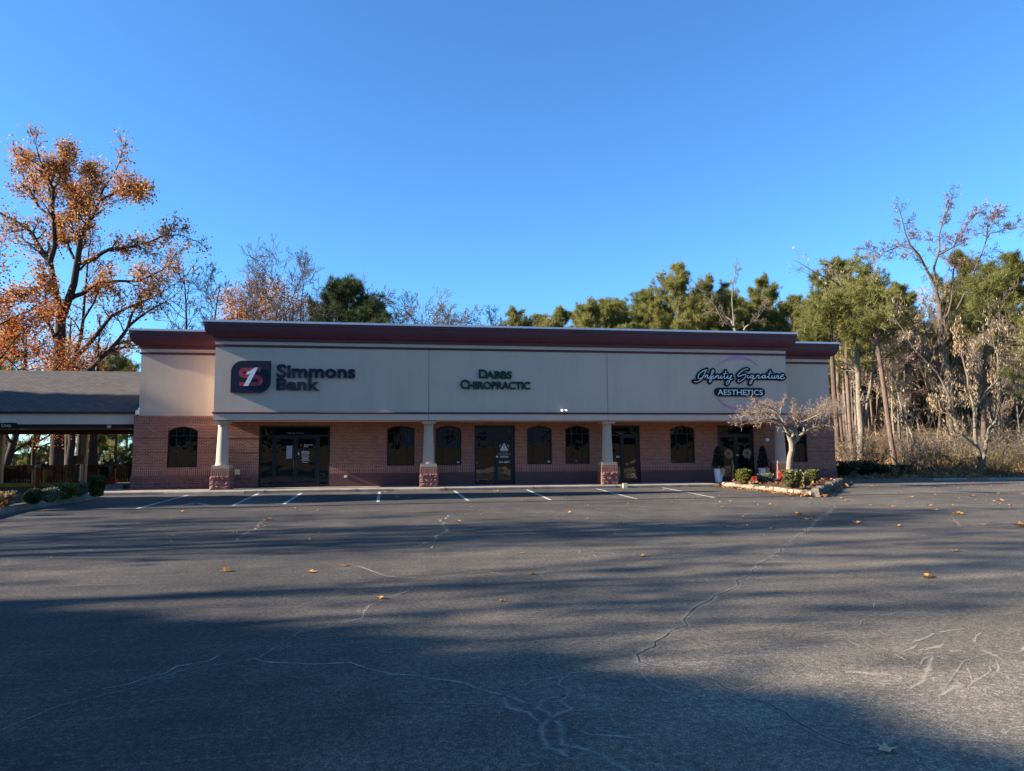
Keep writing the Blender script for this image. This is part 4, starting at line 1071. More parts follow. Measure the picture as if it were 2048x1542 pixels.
bedl = thing('planting_bed', 'kerbed planting bed with dark evergreen shrubs beside the drive-through lane', 'planting bed', (-13, 27, 0))
kb = [G(-60, 1040), G(0, 1025.5), G(90, 1011), G(150, 1003), G(182, 996.5)]
mb = MB()
mb.sweep([(a, b) for a, b in reversed(kb)], [(0, -.02), (0, .17), (-.04, .20), (-.26, .20), (-.28, -.02)], True); mb.obj('kerb', m_conc_d, bedl)
e_ = kb[-1]
mound([(kb[0][0]-.2, kb[0][1]), (kb[1][0]-.22, kb[1][1]), (kb[2][0]-.22, kb[2][1]), (e_[0]-.25, e_[1]+.1), (e_[0]-.9, e_[1]+1.0), (e_[0]-2.6, e_[1]+.6), (-14.4, 24), (-14.2, 18)], .10, .22, m_mulch, 'mulch', bedl, 9)
shr('holly_bush', 'small dark rounded holly at the near end of the kerbed bed', 47, 83, 976, 1006, L_HOLLY, n=3000, leaf=.06, lump=.2, seed=11)
shr('holly_bush', 'grey-green shrub between the near holly and the sunlit holly', 76, 118, 970, 1004, L_GREY, n=1800, leaf=.06, lump=.35, seed=12)
shr('holly_bush', 'largest holly of the kerbed bed with yellow sunlit tips', 106, 154, 961, 996, L_BOX, n=3200, leaf=.07, lump=.3, seed=13)
shr('holly_bush', 'soft grey-green shrub between the sunlit holly and the upright holly', 148, 178, 960, 992, L_GREY, n=1700, leaf=.06, lump=.4, seed=14)
shr('holly_bush', 'upright dark holly at the far tip of the kerbed bed', 176, 207, 953, 994, L_HOLLY, n=2400, leaf=.07, lump=.4, seed=15, spiky=.3)
shr('dry_shrub', 'thin leafless brown shrub at the open end of the kerbed bed', -10, 30, 982, 1016, L_BRUSH, n=420, leaf=.06, lump=.5, seed=16, spiky=.3)

# potted topiaries, wreaths
def hexpot(t, r0, r1, h):
    mb = MB(); vs = []; n = 6
    for r, z_ in ((r0, 0), (r1, h), (r1*.88, h), (r1*.84, h-.08)): vs += [(r*math.cos(k*math.pi/3+.5), r*math.sin(k*math.pi/3+.5), z_) for k in range(n)]
    fs = [(i*n+k, i*n+(k+1) % n, (i+1)*n+(k+1) % n, (i+1)*n+k) for i in range(3) for k in range(n)]+[tuple(reversed(range(n))), tuple(3*n+k for k in range(n))]
    o = mb.add(vs, fs).obj('pot', m_potwhite); o.parent = t
m_potwhite = M('white_pot', (.74, .76, .80), .4, .03, 3, spec=.5)
def topiary(px, Y, label, seed, slim):
    x = W(px, 950, Y)[0]; t = thing('potted_tree', label, 'potted tree', (x, Y, SW), 'potted trees flanking the double doors')
    hexpot(t, .155, .225, .68); rng = np.random.default_rng(seed); n = 2200
    zz = rng.random(n)**.8; r = (.27*(1-zz)**.6+.04)*slim; a = rng.random(n)*6.283; rr_ = r*(.55+.5*rng.random(n))
    p = np.stack([np.cos(a)*rr_, np.sin(a)*rr_, .66+zz*1.08], 1); v, f = rot_quads(rng, p, .055, 0)
    link('foliage', mesh_np('foliage', v, [f], L_TOPI), t)
    n = 60; zz = rng.random(n); a = rng.random(n)*6.283; r = (.27*(1-zz)**.6+.05)*slim
    p = np.stack([np.cos(a)*r, np.sin(a)*r, .70+zz*1.02], 1); v, f = rot_quads(rng, p, .045, 0, 1.0)
    link('ornaments', mesh_np('ornaments', v, [f], m_steel), t)
    o = MB().tube([(.06, -.18, .70), (.13, -.24, .62), (.15, -.24, .45), (.12, -.25, .30)], [.07, .09, .06, .03], 7).obj('ribbon', m_tan); o.parent = t
topiary(1437, 32.75, 'white tapered pot with a dark ornamented tree on the window side of the double doors', 21, 1.0)
topiary(1526.5, 32.75, 'white tapered pot with a narrow dark tree on the column side of the double doors', 22, .92)
def wreath(px, py, label, seed):
    x, zz = W(px, py, YG-.06); t = thing('wreath', label, 'wreath', (x, YG-.06, zz)); rng = np.random.default_rng(seed); n = 700
    a = rng.random(n)*6.283; r = .155+rng.normal(size=n)*.035; p = np.stack([np.cos(a)*r, rng.normal(size=n)*.025, np.sin(a)*r], 1)
    v, f = rot_quads(rng, p, .05, 0); link('dried_leaves', mesh_np('dried_leaves', v, [f], L_WREATH), t)
    mb = MB(); mb.tube([(.145*math.cos(k*math.pi/8), 0, .145*math.sin(k*math.pi/8)) for k in range(17)], .018, 6, False); o = mb.obj('hoop', m_tan); o.parent = t
wreath(1457, 907.5, 'pale dried wreath on the door leaf nearer the white-potted tree by the window', 1); wreath(1494, 906.5, 'pale dried wreath on the door leaf nearer the planting bed', 2)
x, zz = W(1464.5, 938, YG-.05); o = tag(MB().tube([(x, YG-.055, SW+.13), (x+.01, YG-.055, zz), (x+.005, YG-.055, zz+.34)], [.05, .035, .05], 8).tube([(x, YG-.055, zz+.33), (x, YG-.055, zz+.42)], [.03, .06], 8).obj('door_stop', m_tan), 'slim tan wooden stake leaning on the double glass doors', 'wooden stake')
# light settings
SUN_E, SKY_S, EXPO = 5.0, 0.082, 1.75
SKY_TINT = (.44, .79, 1.08); SKY_DUST, SKY_OZ = 0.1, 3.0
# ------------------------------------------------------------------ trees
def unit(v): return v/(np.linalg.norm(v)+1e-9)
class Tree:
    def __init__(s, seed): s.r = np.random.default_rng(seed); s.tubes = []; s.leaf = []; s.leafd = []
    def poly(s, p, d, L, n, wander, trop):
        N = np.cumsum(s.r.normal(size=(n, 3))*wander, 0); D = d+N+np.linspace(0, 1, n)[:, None]*np.array([0, 0, trop])
        D /= np.linalg.norm(D, axis=1)[:, None]
        return np.vstack([p, p+np.cumsum(D*(L/n), 0)])
    def tube(s, P, r0, r1): s.tubes.append((np.asarray(P, float), np.linspace(r0, r1, len(P))))
    def kids(s, P, r0, r1, L, lev, o, t0=.25):
        """children of a finished branch"""
        if lev >= o['lev']: return
        nch = o['n'][lev]; nch = int(nch) + (s.r.random() < nch-int(nch))
        for k in range(nch):
            t = t0+(1-t0)*(k+s.r.random())/nch; f = t*(len(P)-1); i = min(int(f), len(P)-2)
            q = P[i]+(P[i+1]-P[i])*(f-i); tan = unit(P[i+1]-P[i])
            a = unit(np.cross(tan, s.r.normal(size=3))); ang = R(o['ang'][lev]*(.7+.6*s.r.random()))
            d = unit(tan*math.cos(ang)+a*math.sin(ang)); d[2] += o.get('lift', 0); d = unit(d)
            rr = (r0+(r1-r0)*t)*o['rr']; ll = L*o['lr'][lev]*(.6+.6*s.r.random())*(1-.35*t)
            s.branch(q, d, ll, rr, lev+1, o)
        # leader keeps its own fine tip
    def branch(s, p, d, L, r0, lev, o):
        n = max(3, int(6-lev)); P = s.poly(p, d, L, n, o['wan'], o['trop'])
        r1 = max(r0*.30, o['rmin']); r0 = max(r0, o['rmin']); s.tube(P, r0, r1)
        if lev >= o['lev']-o.get('leaflev', 0):
            m = s.r.poisson(o['leaves']); 
            if m:
                t = s.r.random(m)**.6; f = t*(len(P)-1); i = np.minimum(f.astype(int), len(P)-2)
                q = P[i]+(P[i+1]-P[i])*(f-i)[:, None]+s.r.normal(size=(m, 3))*o.get('lspread', .15)
                s.leaf.append(q); s.leafd.append(np.repeat(unit(P[-1]-P[-2])[None], m, 0))
        s.kids(P, r0, r1, L, lev, o)
    def wood(s, mat, rmin=0.0, rmax=9.0, name='trunk'):
        vs = []; fs = []; b = 0
        for P, rad in s.tubes:
            if not (rmin <= rad[0] < rmax): continue
            n = len(P); k = 9 if rad[0] > .16 else 6 if rad[0] > .05 else 4 if rad[0] > .018 else 3
            T = np.empty_like(P); T[1:-1] = P[2:]-P[:-2]; T[0] = P[1]-P[0]; T[-1] = P[-1]-P[-2]
            T /= np.linalg.norm(T, axis=1)[:, None]+1e-9
            ref = np.array([1., .13, 0]) if abs(T[0][2]) > .8 else np.array([0, 0, 1.])
            U = np.cross(T, ref); U /= np.linalg.norm(U, axis=1)[:, None]+1e-9; V = np.cross(T, U)
            a = np.arange(k)*2*math.pi/k
            v = P[:, None]+rad[:, None, None]*(np.cos(a)[None, :, None]*U[:, None]+np.sin(a)[None, :, None]*V[:, None])
            vs.append(v.reshape(-1, 3)); i = np.arange(n-1)[:, None]*k; j = np.arange(k)[None]; j2 = (j+1) % k
            fs.append(np.stack([i+j, i+j2, i+k+j2, i+k+j], -1).reshape(-1, 4)+b); b += n*k
        return mesh_np(name, np.concatenate(vs), [np.concatenate(fs)], mat, True)
    def leaves(s, size, mat, up=.2, aspect=1.5):
        if not s.leaf: return None
        p = np.concatenate(s.leaf); v, f = rot_quads(s.r, p, size, up, aspect); return mesh_np('crown', v, [f], mat)
    def drop_leaves(s, size, mat):
        """long leaves hanging from the twigs"""
        p = np.concatenate(s.leaf); n = len(p); a = s.r.random(n)*6.283; w = np.stack([np.cos(a), np.sin(a), np.zeros(n)], 1)
        L = (size*(.6+.8*s.r.random(n)))[:, None]; d = np.stack([s.r.normal(size=n)*.25, s.r.normal(size=n)*.25, -np.ones(n)], 1)
        v = np.stack([p, p+d*L*.5+w*L*.12, p+d*L, p+d*L*.5-w*L*.12], 1).reshape(-1, 3); return mesh_np('crown', v, [np.arange(n*4).reshape(n, 4)], mat)
    def needles(s, L, mat, K=16, wid=.05):
        p = np.concatenate(s.leaf); d = np.concatenate(s.leafd); n = len(p)
        dirs = d[:, None]*.55+s.r.normal(size=(n, K, 3))*.75; dirs[..., 2] += .25; dirs /= np.linalg.norm(dirs, axis=2)[..., None]
        w = np.cross(dirs, s.r.normal(size=(n, K, 3))); w /= np.linalg.norm(w, axis=2)[..., None]
        ll = L*(.6+.6*s.r.random((n, K, 1))); b = p[:, None]+s.r.normal(size=(n, K, 3))*.06
        v = np.stack([b-w*wid*.5, b+w*wid*.5, b+dirs*ll], 2).reshape(-1, 3)
        return mesh_np('crown', v, [np.arange(n*K*3).reshape(n*K, 3)], mat)

def put(name, meshes, label, loc, group=None, rz=0.0, sc=(1, 1, 1), cat='tree'):
    t = thing(name, label, cat, loc, group, rz)
    for m in meshes:
        if m is not None: link(m.name.split('.')[0], m, t, sc=sc)
    return t

BARE = dict(lev=4, n=[9, 5, 4, 3], ang=[42, 42, 45, 45], lr=[.55, .55, .55, .55], rr=.46, wan=.12, trop=.25, rmin=.0125, leaves=0, lift=.12)
def bare(seed, H, r, spread=1.0, leaves=0, leafmat=None, bark=None, lsize=.14, fork=.35, lean=0.0, dense=1.0, t0=None, twig=None):
    T = Tree(seed); o = dict(BARE); o['leaves'] = leaves; o['n'] = [9*dense, 5*dense, 4, 3]; o['lr'] = [.50*spread, .55, .55, .6]; o['leaflev'] = 1; o['lspread'] = .25
    P = T.poly(np.zeros(3), unit(np.array([lean, 0, 1.])), H*.93, 12, .05, .3); T.tube(P, r, r*.12)
    T.kids(P, r, r*.12, H*.62, 0, o, fork if t0 is None else t0)
    return [T.wood(bark or B_GREY, .03), T.wood(twig or bark or B_GREY, 0, .03, 'crown')]+([T.leaves(lsize, leafmat)] if leaves else [])
def pine(seed, H, r, mat, bark, base=.42, wide=1.0, K=15, round_=1.0, nb=34, dead=7, nlen=.40):
    T = Tree(seed); rr = T.r
    P = T.poly(np.zeros(3), np.array([rr.normal()*.02, rr.normal()*.02, 1.]), H, 14, .018, .1); T.tube(P, r, .03)
    def at(t): f = t*14; i = min(int(f), 13); return P[i]+(P[i+1]-P[i])*(f-i)
    for k in range(nb):
        t = base+(1-base)*(k+rr.random())/nb; u = (t-base)/(1-base)
        prof = (math.sin(math.pi*min(1, .18+.82*u))**.7)*(.55+.65*rr.random()) if round_ else (1-u)*.9+.12
        L = max(.5, H*.19*wide*prof); a = rr.random()*6.283; el = R(10+45*u+rr.normal()*12)
        d = np.array([math.cos(a)*math.cos(el), math.sin(a)*math.cos(el), math.sin(el)])
        Q = T.poly(at(t), d, L, 5, .12, .35); r0 = max(.02, r*.30*(1-u*.7)); T.tube(Q, r0, .012)
        nt = int(3+L*3.2)
        for j in range(nt):
            tt = .35+.65*(j+rr.random())/nt; f = tt*5; i = min(int(f), 4); q = Q[i]+(Q[i+1]-Q[i])*(f-i); tan = unit(Q[i+1]-Q[i])
            c = unit(tan*.7+rr.normal(size=3)*.55); l2 = .35+.35*L*.5*rr.random(); S = T.poly(q, c, l2, 3, .15, .3); T.tube(S, .014, .008)
            for e in S[1:]: T.leaf.append(e[None]+rr.normal(size=(2, 3))*.10); T.leafd.append(np.repeat(c[None], 2, 0))
        T.leaf.append(Q[-1:]); T.leafd.append(unit(Q[-1]-Q[-2])[None])
    for k in range(dead):
        t = base*(.35+.65*rr.random()); a = rr.random()*6.283; d = np.array([math.cos(a), math.sin(a), -.05+.3*rr.random()])
        Q = T.poly(at(t), d, H*.06*(.5+rr.random()), 4, .2, 0); T.tube(Q, .03, .008)
    return [T.wood(bark), T.needles(nlen*1.15, mat, int(K*1.25), .036)]

def limb_tree(seed, Y, limbs, o, jit=.5, xoff=0):
    """main limbs traced at a real distance, with their own depth wander; finer branches grow from them"""
    T = Tree(seed); base = None; prev = {}
    for li, (pts, r0, r1, dy0, dy1, kid) in enumerate(limbs):
        n = len(pts); P = []
        for i, (px, py) in enumerate(pts):
            t = i/(n-1); y = Y+dy0+(dy1-dy0)*t+T.r.normal()*jit*(0 < i < n-1)*.3
            x, z_ = W(px, py, y); P.append((x, y, z_))
        P = np.array(P)
        # resample a little smoother
        S = [P[0]]
        for a, b in zip(P, P[1:]):
            m = max(1, int(np.linalg.norm(b-a)/1.2))
            for k in range(1, m+1): S.append(a+(b-a)*k/m+T.r.normal(size=3)*.06*(k < m))
        S = np.array(S); T.tube(S, r0, r1)
        L = np.linalg.norm(P[1:]-P[:-1], axis=1).sum()
        if kid: T.kids(S, r0, r1, L*kid, 0, o, .30)
        if kid: T.branch(S[-1], unit(S[-1]-S[-2]), L*.22, r1, 1, o)
    return T
def rebase(meshes, origin):
    for m in meshes:
        n = len(m.vertices); co = np.zeros(n*3, np.float32); m.vertices.foreach_get('co', co); co = co.reshape(-1, 3)-np.array(origin, np.float32)
        m.vertices.foreach_set('co', co.ravel()); m.update()
    return meshes

# big oak behind the canopy
OAK = dict(lev=3, n=[13, 7, 5], ang=[48, 45, 45], lr=[.36, .55, .55], rr=.50, wan=.16, trop=.15, rmin=.016, leaves=3.6, leaflev=0, lspread=.30, lift=.10)
YO = 55.0
OAKL = [
 ([(112,960),(114,830),(118,742),(120,680),(122,625)], 0.480, 0.322, 0, 0, 0),
 ([(122,632),(117,608),(108,570),(103,539),(100,522),(79,495),(66,470),(55,457),(40,447),(0,426),(-30,415)], 0.264, 0.049, 0, 3, .55),
 ([(100,524),(110,491),(108,450),(104,409),(107,378),(96,358),(89,343),(78,315)], 0.192, 0.042, .5, -2, .62),
 ([(106,432),(90,424),(76,412),(62,385),(50,362),(45,347),(36,325)], 0.112, 0.035, 0, 2.5, .8),
 ([(107,380),(118,358),(124,330),(130,305)], 0.096, 0.035, 0, -1.5, .9),
 ([(124,632),(131,615),(140,590),(148,567),(155,522),(158,500),(161,477),(172,450),(184,432),(192,419),(206,378),(225,352)], 0.304, 0.049, 0, -3, .55),
 ([(154,528),(186,519),(205,505),(220,498),(245,496),(268,491),(299,484),(325,472),(357,470)], 0.176, 0.035, 0, -2, .48),
 ([(148,517),(138,495),(134,481),(124,463),(113,450)], 0.104, 0.049, 0, 1.5, .7),
 ([(116,448),(135,438),(155,425),(172,415)], 0.080, 0.035, 1, 1, .7),
 ([(172,440),(165,416),(158,395),(150,380)], 0.096, 0.035, 0, 2, .9),
 ([(192,419),(186,400),(180,378),(184,355),(188,343)], 0.104, 0.035, -2, 0, .9),
 ([(200,400),(230,385),(262,375),(285,380)], 0.096, 0.035, -3, -4, .8),
 ([(136,600),(150,592),(165,587),(185,572),(206,563),(240,562),(275,563),(300,552),(326,539)], 0.192, 0.035, 0, -4, .5),
 ([(113,690),(104,660),(96,642),(91,594),(89,556)], 0.128, 0.035, 0, -2, .6),
 ([(104,560),(80,575),(55,585),(20,602),(-20,610)], 0.112, 0.035, 0, -2, .6),
]
T = limb_tree(31, YO, OAKL, OAK)
ox, oz = W(112, 960, YO); org = (ox, YO, 0)
T.tubes[0][0][0][2] = -.1
put('oak_tree', rebase([T.wood(B_OAK), T.leaves(.125, L_OAK, .1, 1.3)], org), 'tallest oak with forked dark trunk and thin orange-brown leaves behind the drive-through canopy', org)
YB = 58.0
OAK2 = dict(OAK); OAK2['leaves'] = 1.3; OAK2['n'] = [11, 7, 5]
OAKL2 = [
 ([(140,960),(144,740),(152,705),(161,677),(166,640),(168,608),(172,570),(175,532),(178,500)], 0.288, 0.042, 0, 1, .45),
 ([(152,712),(176,690),(206,653),(223,632),(255,615),(292,601),(325,585)], 0.192, 0.035, 0, -2, .5),
 ([(166,640),(185,610),(200,575),(215,545)], 0.096, 0.035, 0, 2, .7)]
T = limb_tree(32, YB, OAKL2, OAK2); ox, _ = W(140, 960, YB); org = (ox, YB, 0)
put('oak_tree', rebase([T.wood(B_OAK), T.leaves(.125, L_OAK, .1, 1.3)], org), 'slimmer dark-stemmed oak just beside the tallest oak, thin brown leaves', org)
OAKL3 = [
 ([(160,960),(168,800),(179,739),(200,718),(220,701),(240,677),(261,649),(285,630),(309,615),(338,600)], 0.288, 0.042, 0, -3, .45),
 ([(222,700),(245,695),(275,690),(310,680)], 0.128, 0.035, 0, 2, .6),
 ([(255,655),(265,625),(280,600),(300,575)], 0.120, 0.035, 0, 2, .6)]
T = limb_tree(33, 56.5, OAKL3, OAK2); ox, _ = W(160, 960, 56.5); org = (ox, 56.5, 0)
put('oak_tree', rebase([T.wood(B_OAK), T.leaves(.125, L_OAK, .1, 1.3)], org), 'dark oak leaning strongly towards the shop wing over the canopy roof', org)

def at_px(px, Y): return (W(px, 900, Y)[0], Y, terrain(W(px, 900, Y)[0], Y))
def height(px, py, Y): return W(px, py, Y)[1]-at_px(px, Y)[2]

# orange maples: dense leafy crowns
def maple(seed, H, r, mat, leaves=26, lsize=.20, wide=1.0, low=.2, bark=None):
    T = Tree(seed); o = dict(lev=3, n=[15, 6, 4], ang=[50, 45, 45], lr=[.42*wide, .55, .5], rr=.45, wan=.12, trop=.25, rmin=.012, leaves=leaves, leaflev=1, lspread=.34, lift=.15)
    P = T.poly(np.zeros(3), np.array([0, 0, 1.]), H*.9, 10, .05, .2); T.tube(P, r, .03); T.kids(P, r, .04, H*.8, 0, o, low)
    return [T.wood(bark or B_OAK), T.leaves(lsize, mat, .3, 1.3)]
mp1 = maple(41, 12, .2, L_ORANGE, 19, .092); mp2 = maple(42, 12, .22, L_RUSTY, 20, .092, 1.1, .12)
def plant(name, meshes, H0, px, top, Y, label, group=None, wide=1.0, rz=0.0):
    p = at_px(px, Y); h = height(px, top, Y); zs_ = []
    for m_ in meshes:
        if m_ is not None:
            co_ = np.zeros(len(m_.vertices)*3, np.float32); m_.vertices.foreach_get('co', co_); zs_.append(np.sort(co_[2::3])[-max(3, len(m_.vertices)//900)])
    s = h/max(zs_)
    return put(name, meshes, label, p, group, rz, (s*wide, s*wide, s))
plant('maple_tree', mp2, 12, -62, 400, 47, 'fiery red and orange maple at the picture edge beside the tallest oak', None, 1.05)
plant('maple_tree', mp2, 12, 12, 590, 50, 'low rusty maple in front of the tall oaks above the shingle roof', None, 1.35, 1.2)
plant('maple_tree', mp1, 12, 66, 655, 66, 'low golden-orange maple behind the trunk of the tallest oak', None, 1.5, 2.1)
plant('maple_tree', mp1, 12, 198, 672, 68, 'small orange maple filling the gap between tall oaks and shop wing', None, 1.5, 4.0)
plant('maple_tree', mp1, 12, 482, 585, 82, 'smaller of two orange maples above the roof beside the bare trees', None, 1.15, 0.4)
plant('maple_tree', mp1, 12, 585, 552, 84, 'larger orange maple above the roof beside the dark round pine', None, 1.25, 5.2)

# bare trees over the roofline
bt = [bare(51+k, 15, .20, 1.0, bark=B_OAK, dense=1.6) for k in range(3)]
br = [bare(61+k, 13, .17, 1.25, bark=B_BROWN, fork=.28, dense=1.9) for k in range(3)]
bru = [bare(71+k, 14, .18, 1.15, leaves=.9, leafmat=L_PINK, bark=B_OAK, lsize=.16, dense=1.3) for k in range(2)]
plant('bare_tree', bt[0], 15, 372, 480, 62, 'tall slender bare tree rising over the lower wing roof', None, .95)
plant('bare_tree', bt[1], 15, 408, 520, 66, 'second bare tree crossing the slender one over the lower wing roof', None, 1.0, 2.0)
plant('bare_tree', br[0], 13, 478, 520, 72, 'bare round-topped tree in front of the smaller orange maple', None, .8, 1.0)
plant('bare_tree', br[1], 13, 560, 500, 74, 'tallest bare tree in front of the larger orange maple', None, .8, .3)
plant('bare_tree', bt[2], 15, 612, 505, 76, 'thin bare tree between the larger orange maple and the dark pine', None, .9, 4.0)
plant('bare_tree', br[2], 13, 805, 553, 76, 'leafless tree just beyond the dark round pine over the roof', None, .8, 2.0)
plant('bare_tree', br[0], 13, 876, 568, 78, 'wide leafless tree in the middle of the bare roofline group', None, 1.05, 3.0)
plant('bare_tree', br[1], 13, 945, 588, 80, 'lowest leafless tree next to the small round pine', None, 1.1, 5.0)
plant('bare_tree', bt[0], 15, 772, 575, 84, 'thin leafless tree close behind the small dark pine', None, 1.2, 1.2)
plant('bare_tree', bt[2], 15, 842, 578, 86, 'thin leafless tree between the two wider leafless trees over the roof', None, 1.3, 2.4)
plant('bare_tree', br[2], 13, 912, 588, 88, 'small leafless tree filling the gap before the lowest leafless tree', None, 1.2, 0.7)
plant('bare_tree', bt[1], 15, 985, 612, 86, 'last thin leafless tree touching the lone rounded pine', None, 1.3, 4.4)
plant('bare_tree', bt[1], 15, 520, 530, 80, 'thin bare tree between the two orange maples', None, 1.0, 3.4)
# pines over the roofline
pn = [pine(81+k, 18, .26, L_PINE, B_PINE, .34, 1.05+.12*(k % 3), 15, 1, 50) for k in range(4)]
pd = [pine(91+k, 16, .26, L_PINED, B_PINE, .30, 1.35, 18, 1, 48) for k in range(2)]
plant('pine_tree', pd[0], 16, 690, 553, 72, 'dark broad round-topped pine over the roof beside orange maples', None, 1.15)
plant('pine_tree', pd[1], 16, 757, 610, 78, 'small dark pine tucked beside the broad dark pine', None, .7, 1)
plant('pine_tree', pd[1], 16, 640, 575, 80, 'dull green pine half hidden between orange maple and dark pine', None, .9, 2.5)
for k, (px, top, Y, w, v, lab) in enumerate([
 (1020, 612, 74, 1.0, 0, 'small rounded pine standing alone above the middle of the roof'),
 (1122, 613, 72, 1.0, 1, 'small rounded pine over the roof between the lone pine and the taller pines'),
 (1188, 598, 70, 1.05, 2, 'medium pine at the low end of the taller pine row over the roof'),
 (1250, 590, 70, 1.1, 3, 'broad pine in the pine row, low crown hidden by the roof'),
 (1312, 580, 68, 1.15, 0, 'broad bushy pine beside the tallest pointed pine'),
 (1368, 526, 66, .95, 1, 'tallest pointed pine over the roof'),
 (1428, 552, 70, .95, 2, 'pine with open top beside the tallest pointed pine'),
 (1496, 572, 72, 1.0, 3, 'pine behind the pale leaning bare branches over the roof'),
 (1556, 547, 74, .95, 0, 'thin-crowned pine showing its trunk against the sky over the cornice end'),
 (1606, 590, 70, 1.0, 1, 'pine over the junction of the two cornices'),
 (1350, 612, 80, 1.1, 2, 'farther low pine filling the gap behind the bushy pine'),
 (1450, 610, 84, 1.2, 3, 'farther low pine filling the gap behind the open-topped pine'),
 (1540, 620, 84, 1.2, 2, 'farther low pine behind the thin-crowned pine'),
 (1690, 522, 62, 1.12, 0, 'big yellow-green pine crown directly beyond the shop end wall'),
 (1748, 545, 66, 1.05, 2, 'dense pine crown just past the big yellow-green pine'),
 (1985, 503, 64, 1.0, 3, 'tall dense green pine beside the high bare oak'),
 (2052, 505, 60, 1.05, 1, 'dense green pine at the far picture edge'),
 (1930, 600, 80, 1.1, 1, 'lower pine behind the high bare oak'),
 (2095, 560, 52, 1.0, 0, 'pine standing past the dense edge pine'),
 (1830, 640, 88, 1.2, 2, 'low distant pine seen between the white-barked trunk and the high oak'),
 (1648, 560, 70, 1.1, 3, 'yellow-green pine rising over the lower cornice end'),
 (1790, 570, 74, 1.15, 0, 'pine filling the wood between the white-barked tree and the high oak'),
 (1865, 610, 82, 1.2, 3, 'farther pine directly behind the high bare oak fork'),
 (2020, 560, 76, 1.2, 2, 'second row pine between the dense green pines'),
 (1085, 628, 88, 1.20, 1, 'tiny pine top between the lone round pine and its neighbour over the roof'),
 (1155, 612, 80, 1.30, 0, 'low pine closing the gap before the medium pine over the roof'),
 (1220, 598, 78, 1.40, 2, 'low spreading pine behind the medium and broad pines'),
 (1282, 590, 76, 1.30, 3, 'low spreading pine between the broad and the bushy pines'),
 (1400, 590, 76, 1.40, 0, 'low pine between the tallest pointed pine and the open-topped pine'),
 (1470, 598, 78, 1.30, 1, 'low pine beside the pale leaning bare branches'),
 (1525, 600, 80, 1.30, 3, 'low pine in front of the thin-crowned pine'),
 (1585, 606, 82, 1.30, 2, 'low pine filling the gap over the cornice end'),
 (1630, 590, 84, 1.30, 0, 'low pine behind the junction of the cornices'),
 (1720, 620, 86, 1.30, 1, 'low pine behind the white-barked tree'),
 (1900, 640, 90, 1.40, 3, 'low pine behind the thickest old trunk'),
 (1960, 600, 88, 1.30, 0, 'middle distance pine behind the multi-stemmed tree')]):
    plant('pine_tree', pn[v], 18, px, top, Y, lab, None, w, k*1.7)
pl = [([(1475,690),(1470,660),(1462,640),(1445,628),(1425,624)], .14, .05, 0, 1, .6), ([(1468,655),(1445,640),(1430,610),(1412,590),(1395,572)], .08, .03, 0, -1, .5), ([(1478,690),(1490,655),(1512,640),(1530,615)], .10, .03, 0, -1, .7), ([(1468,652),(1464,600),(1466,565),(1472,540)], .06, .02, 0, 0, .5)]
BTW = dict(lev=3, n=[12, 6, 4], ang=[45, 45, 45], lr=[.4, .55, .55], rr=.36, wan=.16, trop=.2, rmin=.012, leaves=0, lift=.1)
T = limb_tree(35, 52.6, pl, BTW); x_, _ = W(1475, 900, 52.6); 
T.tube(np.array([(x_, 52.6, 0), (W(1475, 690, 52.6)[0], 52.6, W(1475, 690, 52.6)[1])]), .22, .15)
put('bare_tree', rebase([T.wood(B_PALE)], (x_, 52.6, 0)), 'pale leaning bare tree whose branches cross the pines above the cornice', (x_, 52.6, 0))

# ------------------------------------------------------------------ wood edge to the side of the shop
# high bare oak on the big old trunk
bxx, byy, bzz = 0, 58.0, 0
YH = 58.0; hx = W(1922, 920, YH)[0]; hz = terrain(hx, YH)
HIGH = [
 ([(1932,950),(1922,919),(1907,845),(1901,777),(1893,731),(1882,682),(1880,640),(1879,608)], 0.616, 0.204, 0, 0, 0),
 ([(1879,608),(1870,570),(1856,545),(1838,510),(1820,490),(1811,467),(1806,445)], 0.150, 0.034, 0, -2, .5),
 ([(1846,525),(1825,498),(1800,492),(1780,500),(1760,508),(1740,500)], 0.075, 0.027, 0, 2, .6),
 ([(1872,575),(1868,535),(1879,499),(1879,467),(1888,433),(1898,414)], 0.122, 0.034, 1, 1, .5),
 ([(1877,510),(1895,500),(1907,494),(1923,465),(1946,435),(1955,425)], 0.095, 0.027, 1, -1, .55),
 ([(1890,650),(1903,600),(1907,540),(1909,494),(1915,470)], 0.102, 0.027, 0, 3, .45),
 ([(1900,640),(1940,570),(1964,506),(1973,478),(1980,467),(2005,462),(2032,455)], 0.095, 0.027, 0, 2, .5),
 ([(1974,478),(1976,450),(1985,430),(2005,420)], 0.048, 0.020, 2, 2, .7),
 ([(1893,735),(1860,720),(1830,700),(1800,680),(1770,650)], 0.122, 0.034, 0, -2, .5),
 ([(1903,800),(1870,790),(1835,795),(1800,780),(1770,775)], 0.136, 0.041, 0, -2, .5),
 ([(1895,740),(1930,700),(1960,670),(1990,640)], 0.095, 0.027, 0, 2, .5)]
HO = dict(lev=4, n=[14, 7, 5, 3], ang=[48, 45, 45, 45], lr=[.38, .55, .5, .5], rr=.40, wan=.18, trop=.08, rmin=.012, leaves=.10, leaflev=1, lspread=.2, lift=.05)
T = limb_tree(36, YH, HIGH, HO); org = (hx, YH, hz)
put('oak_tree', rebase([T.wood(B_BROWN, .05), T.wood(B_TWIGD, 0, .05, 'crown'), T.leaves(.11, L_PINK, .1, 1.3)], org), 'high nearly bare oak on the thickest old trunk in the wood, few russet leaves', org)
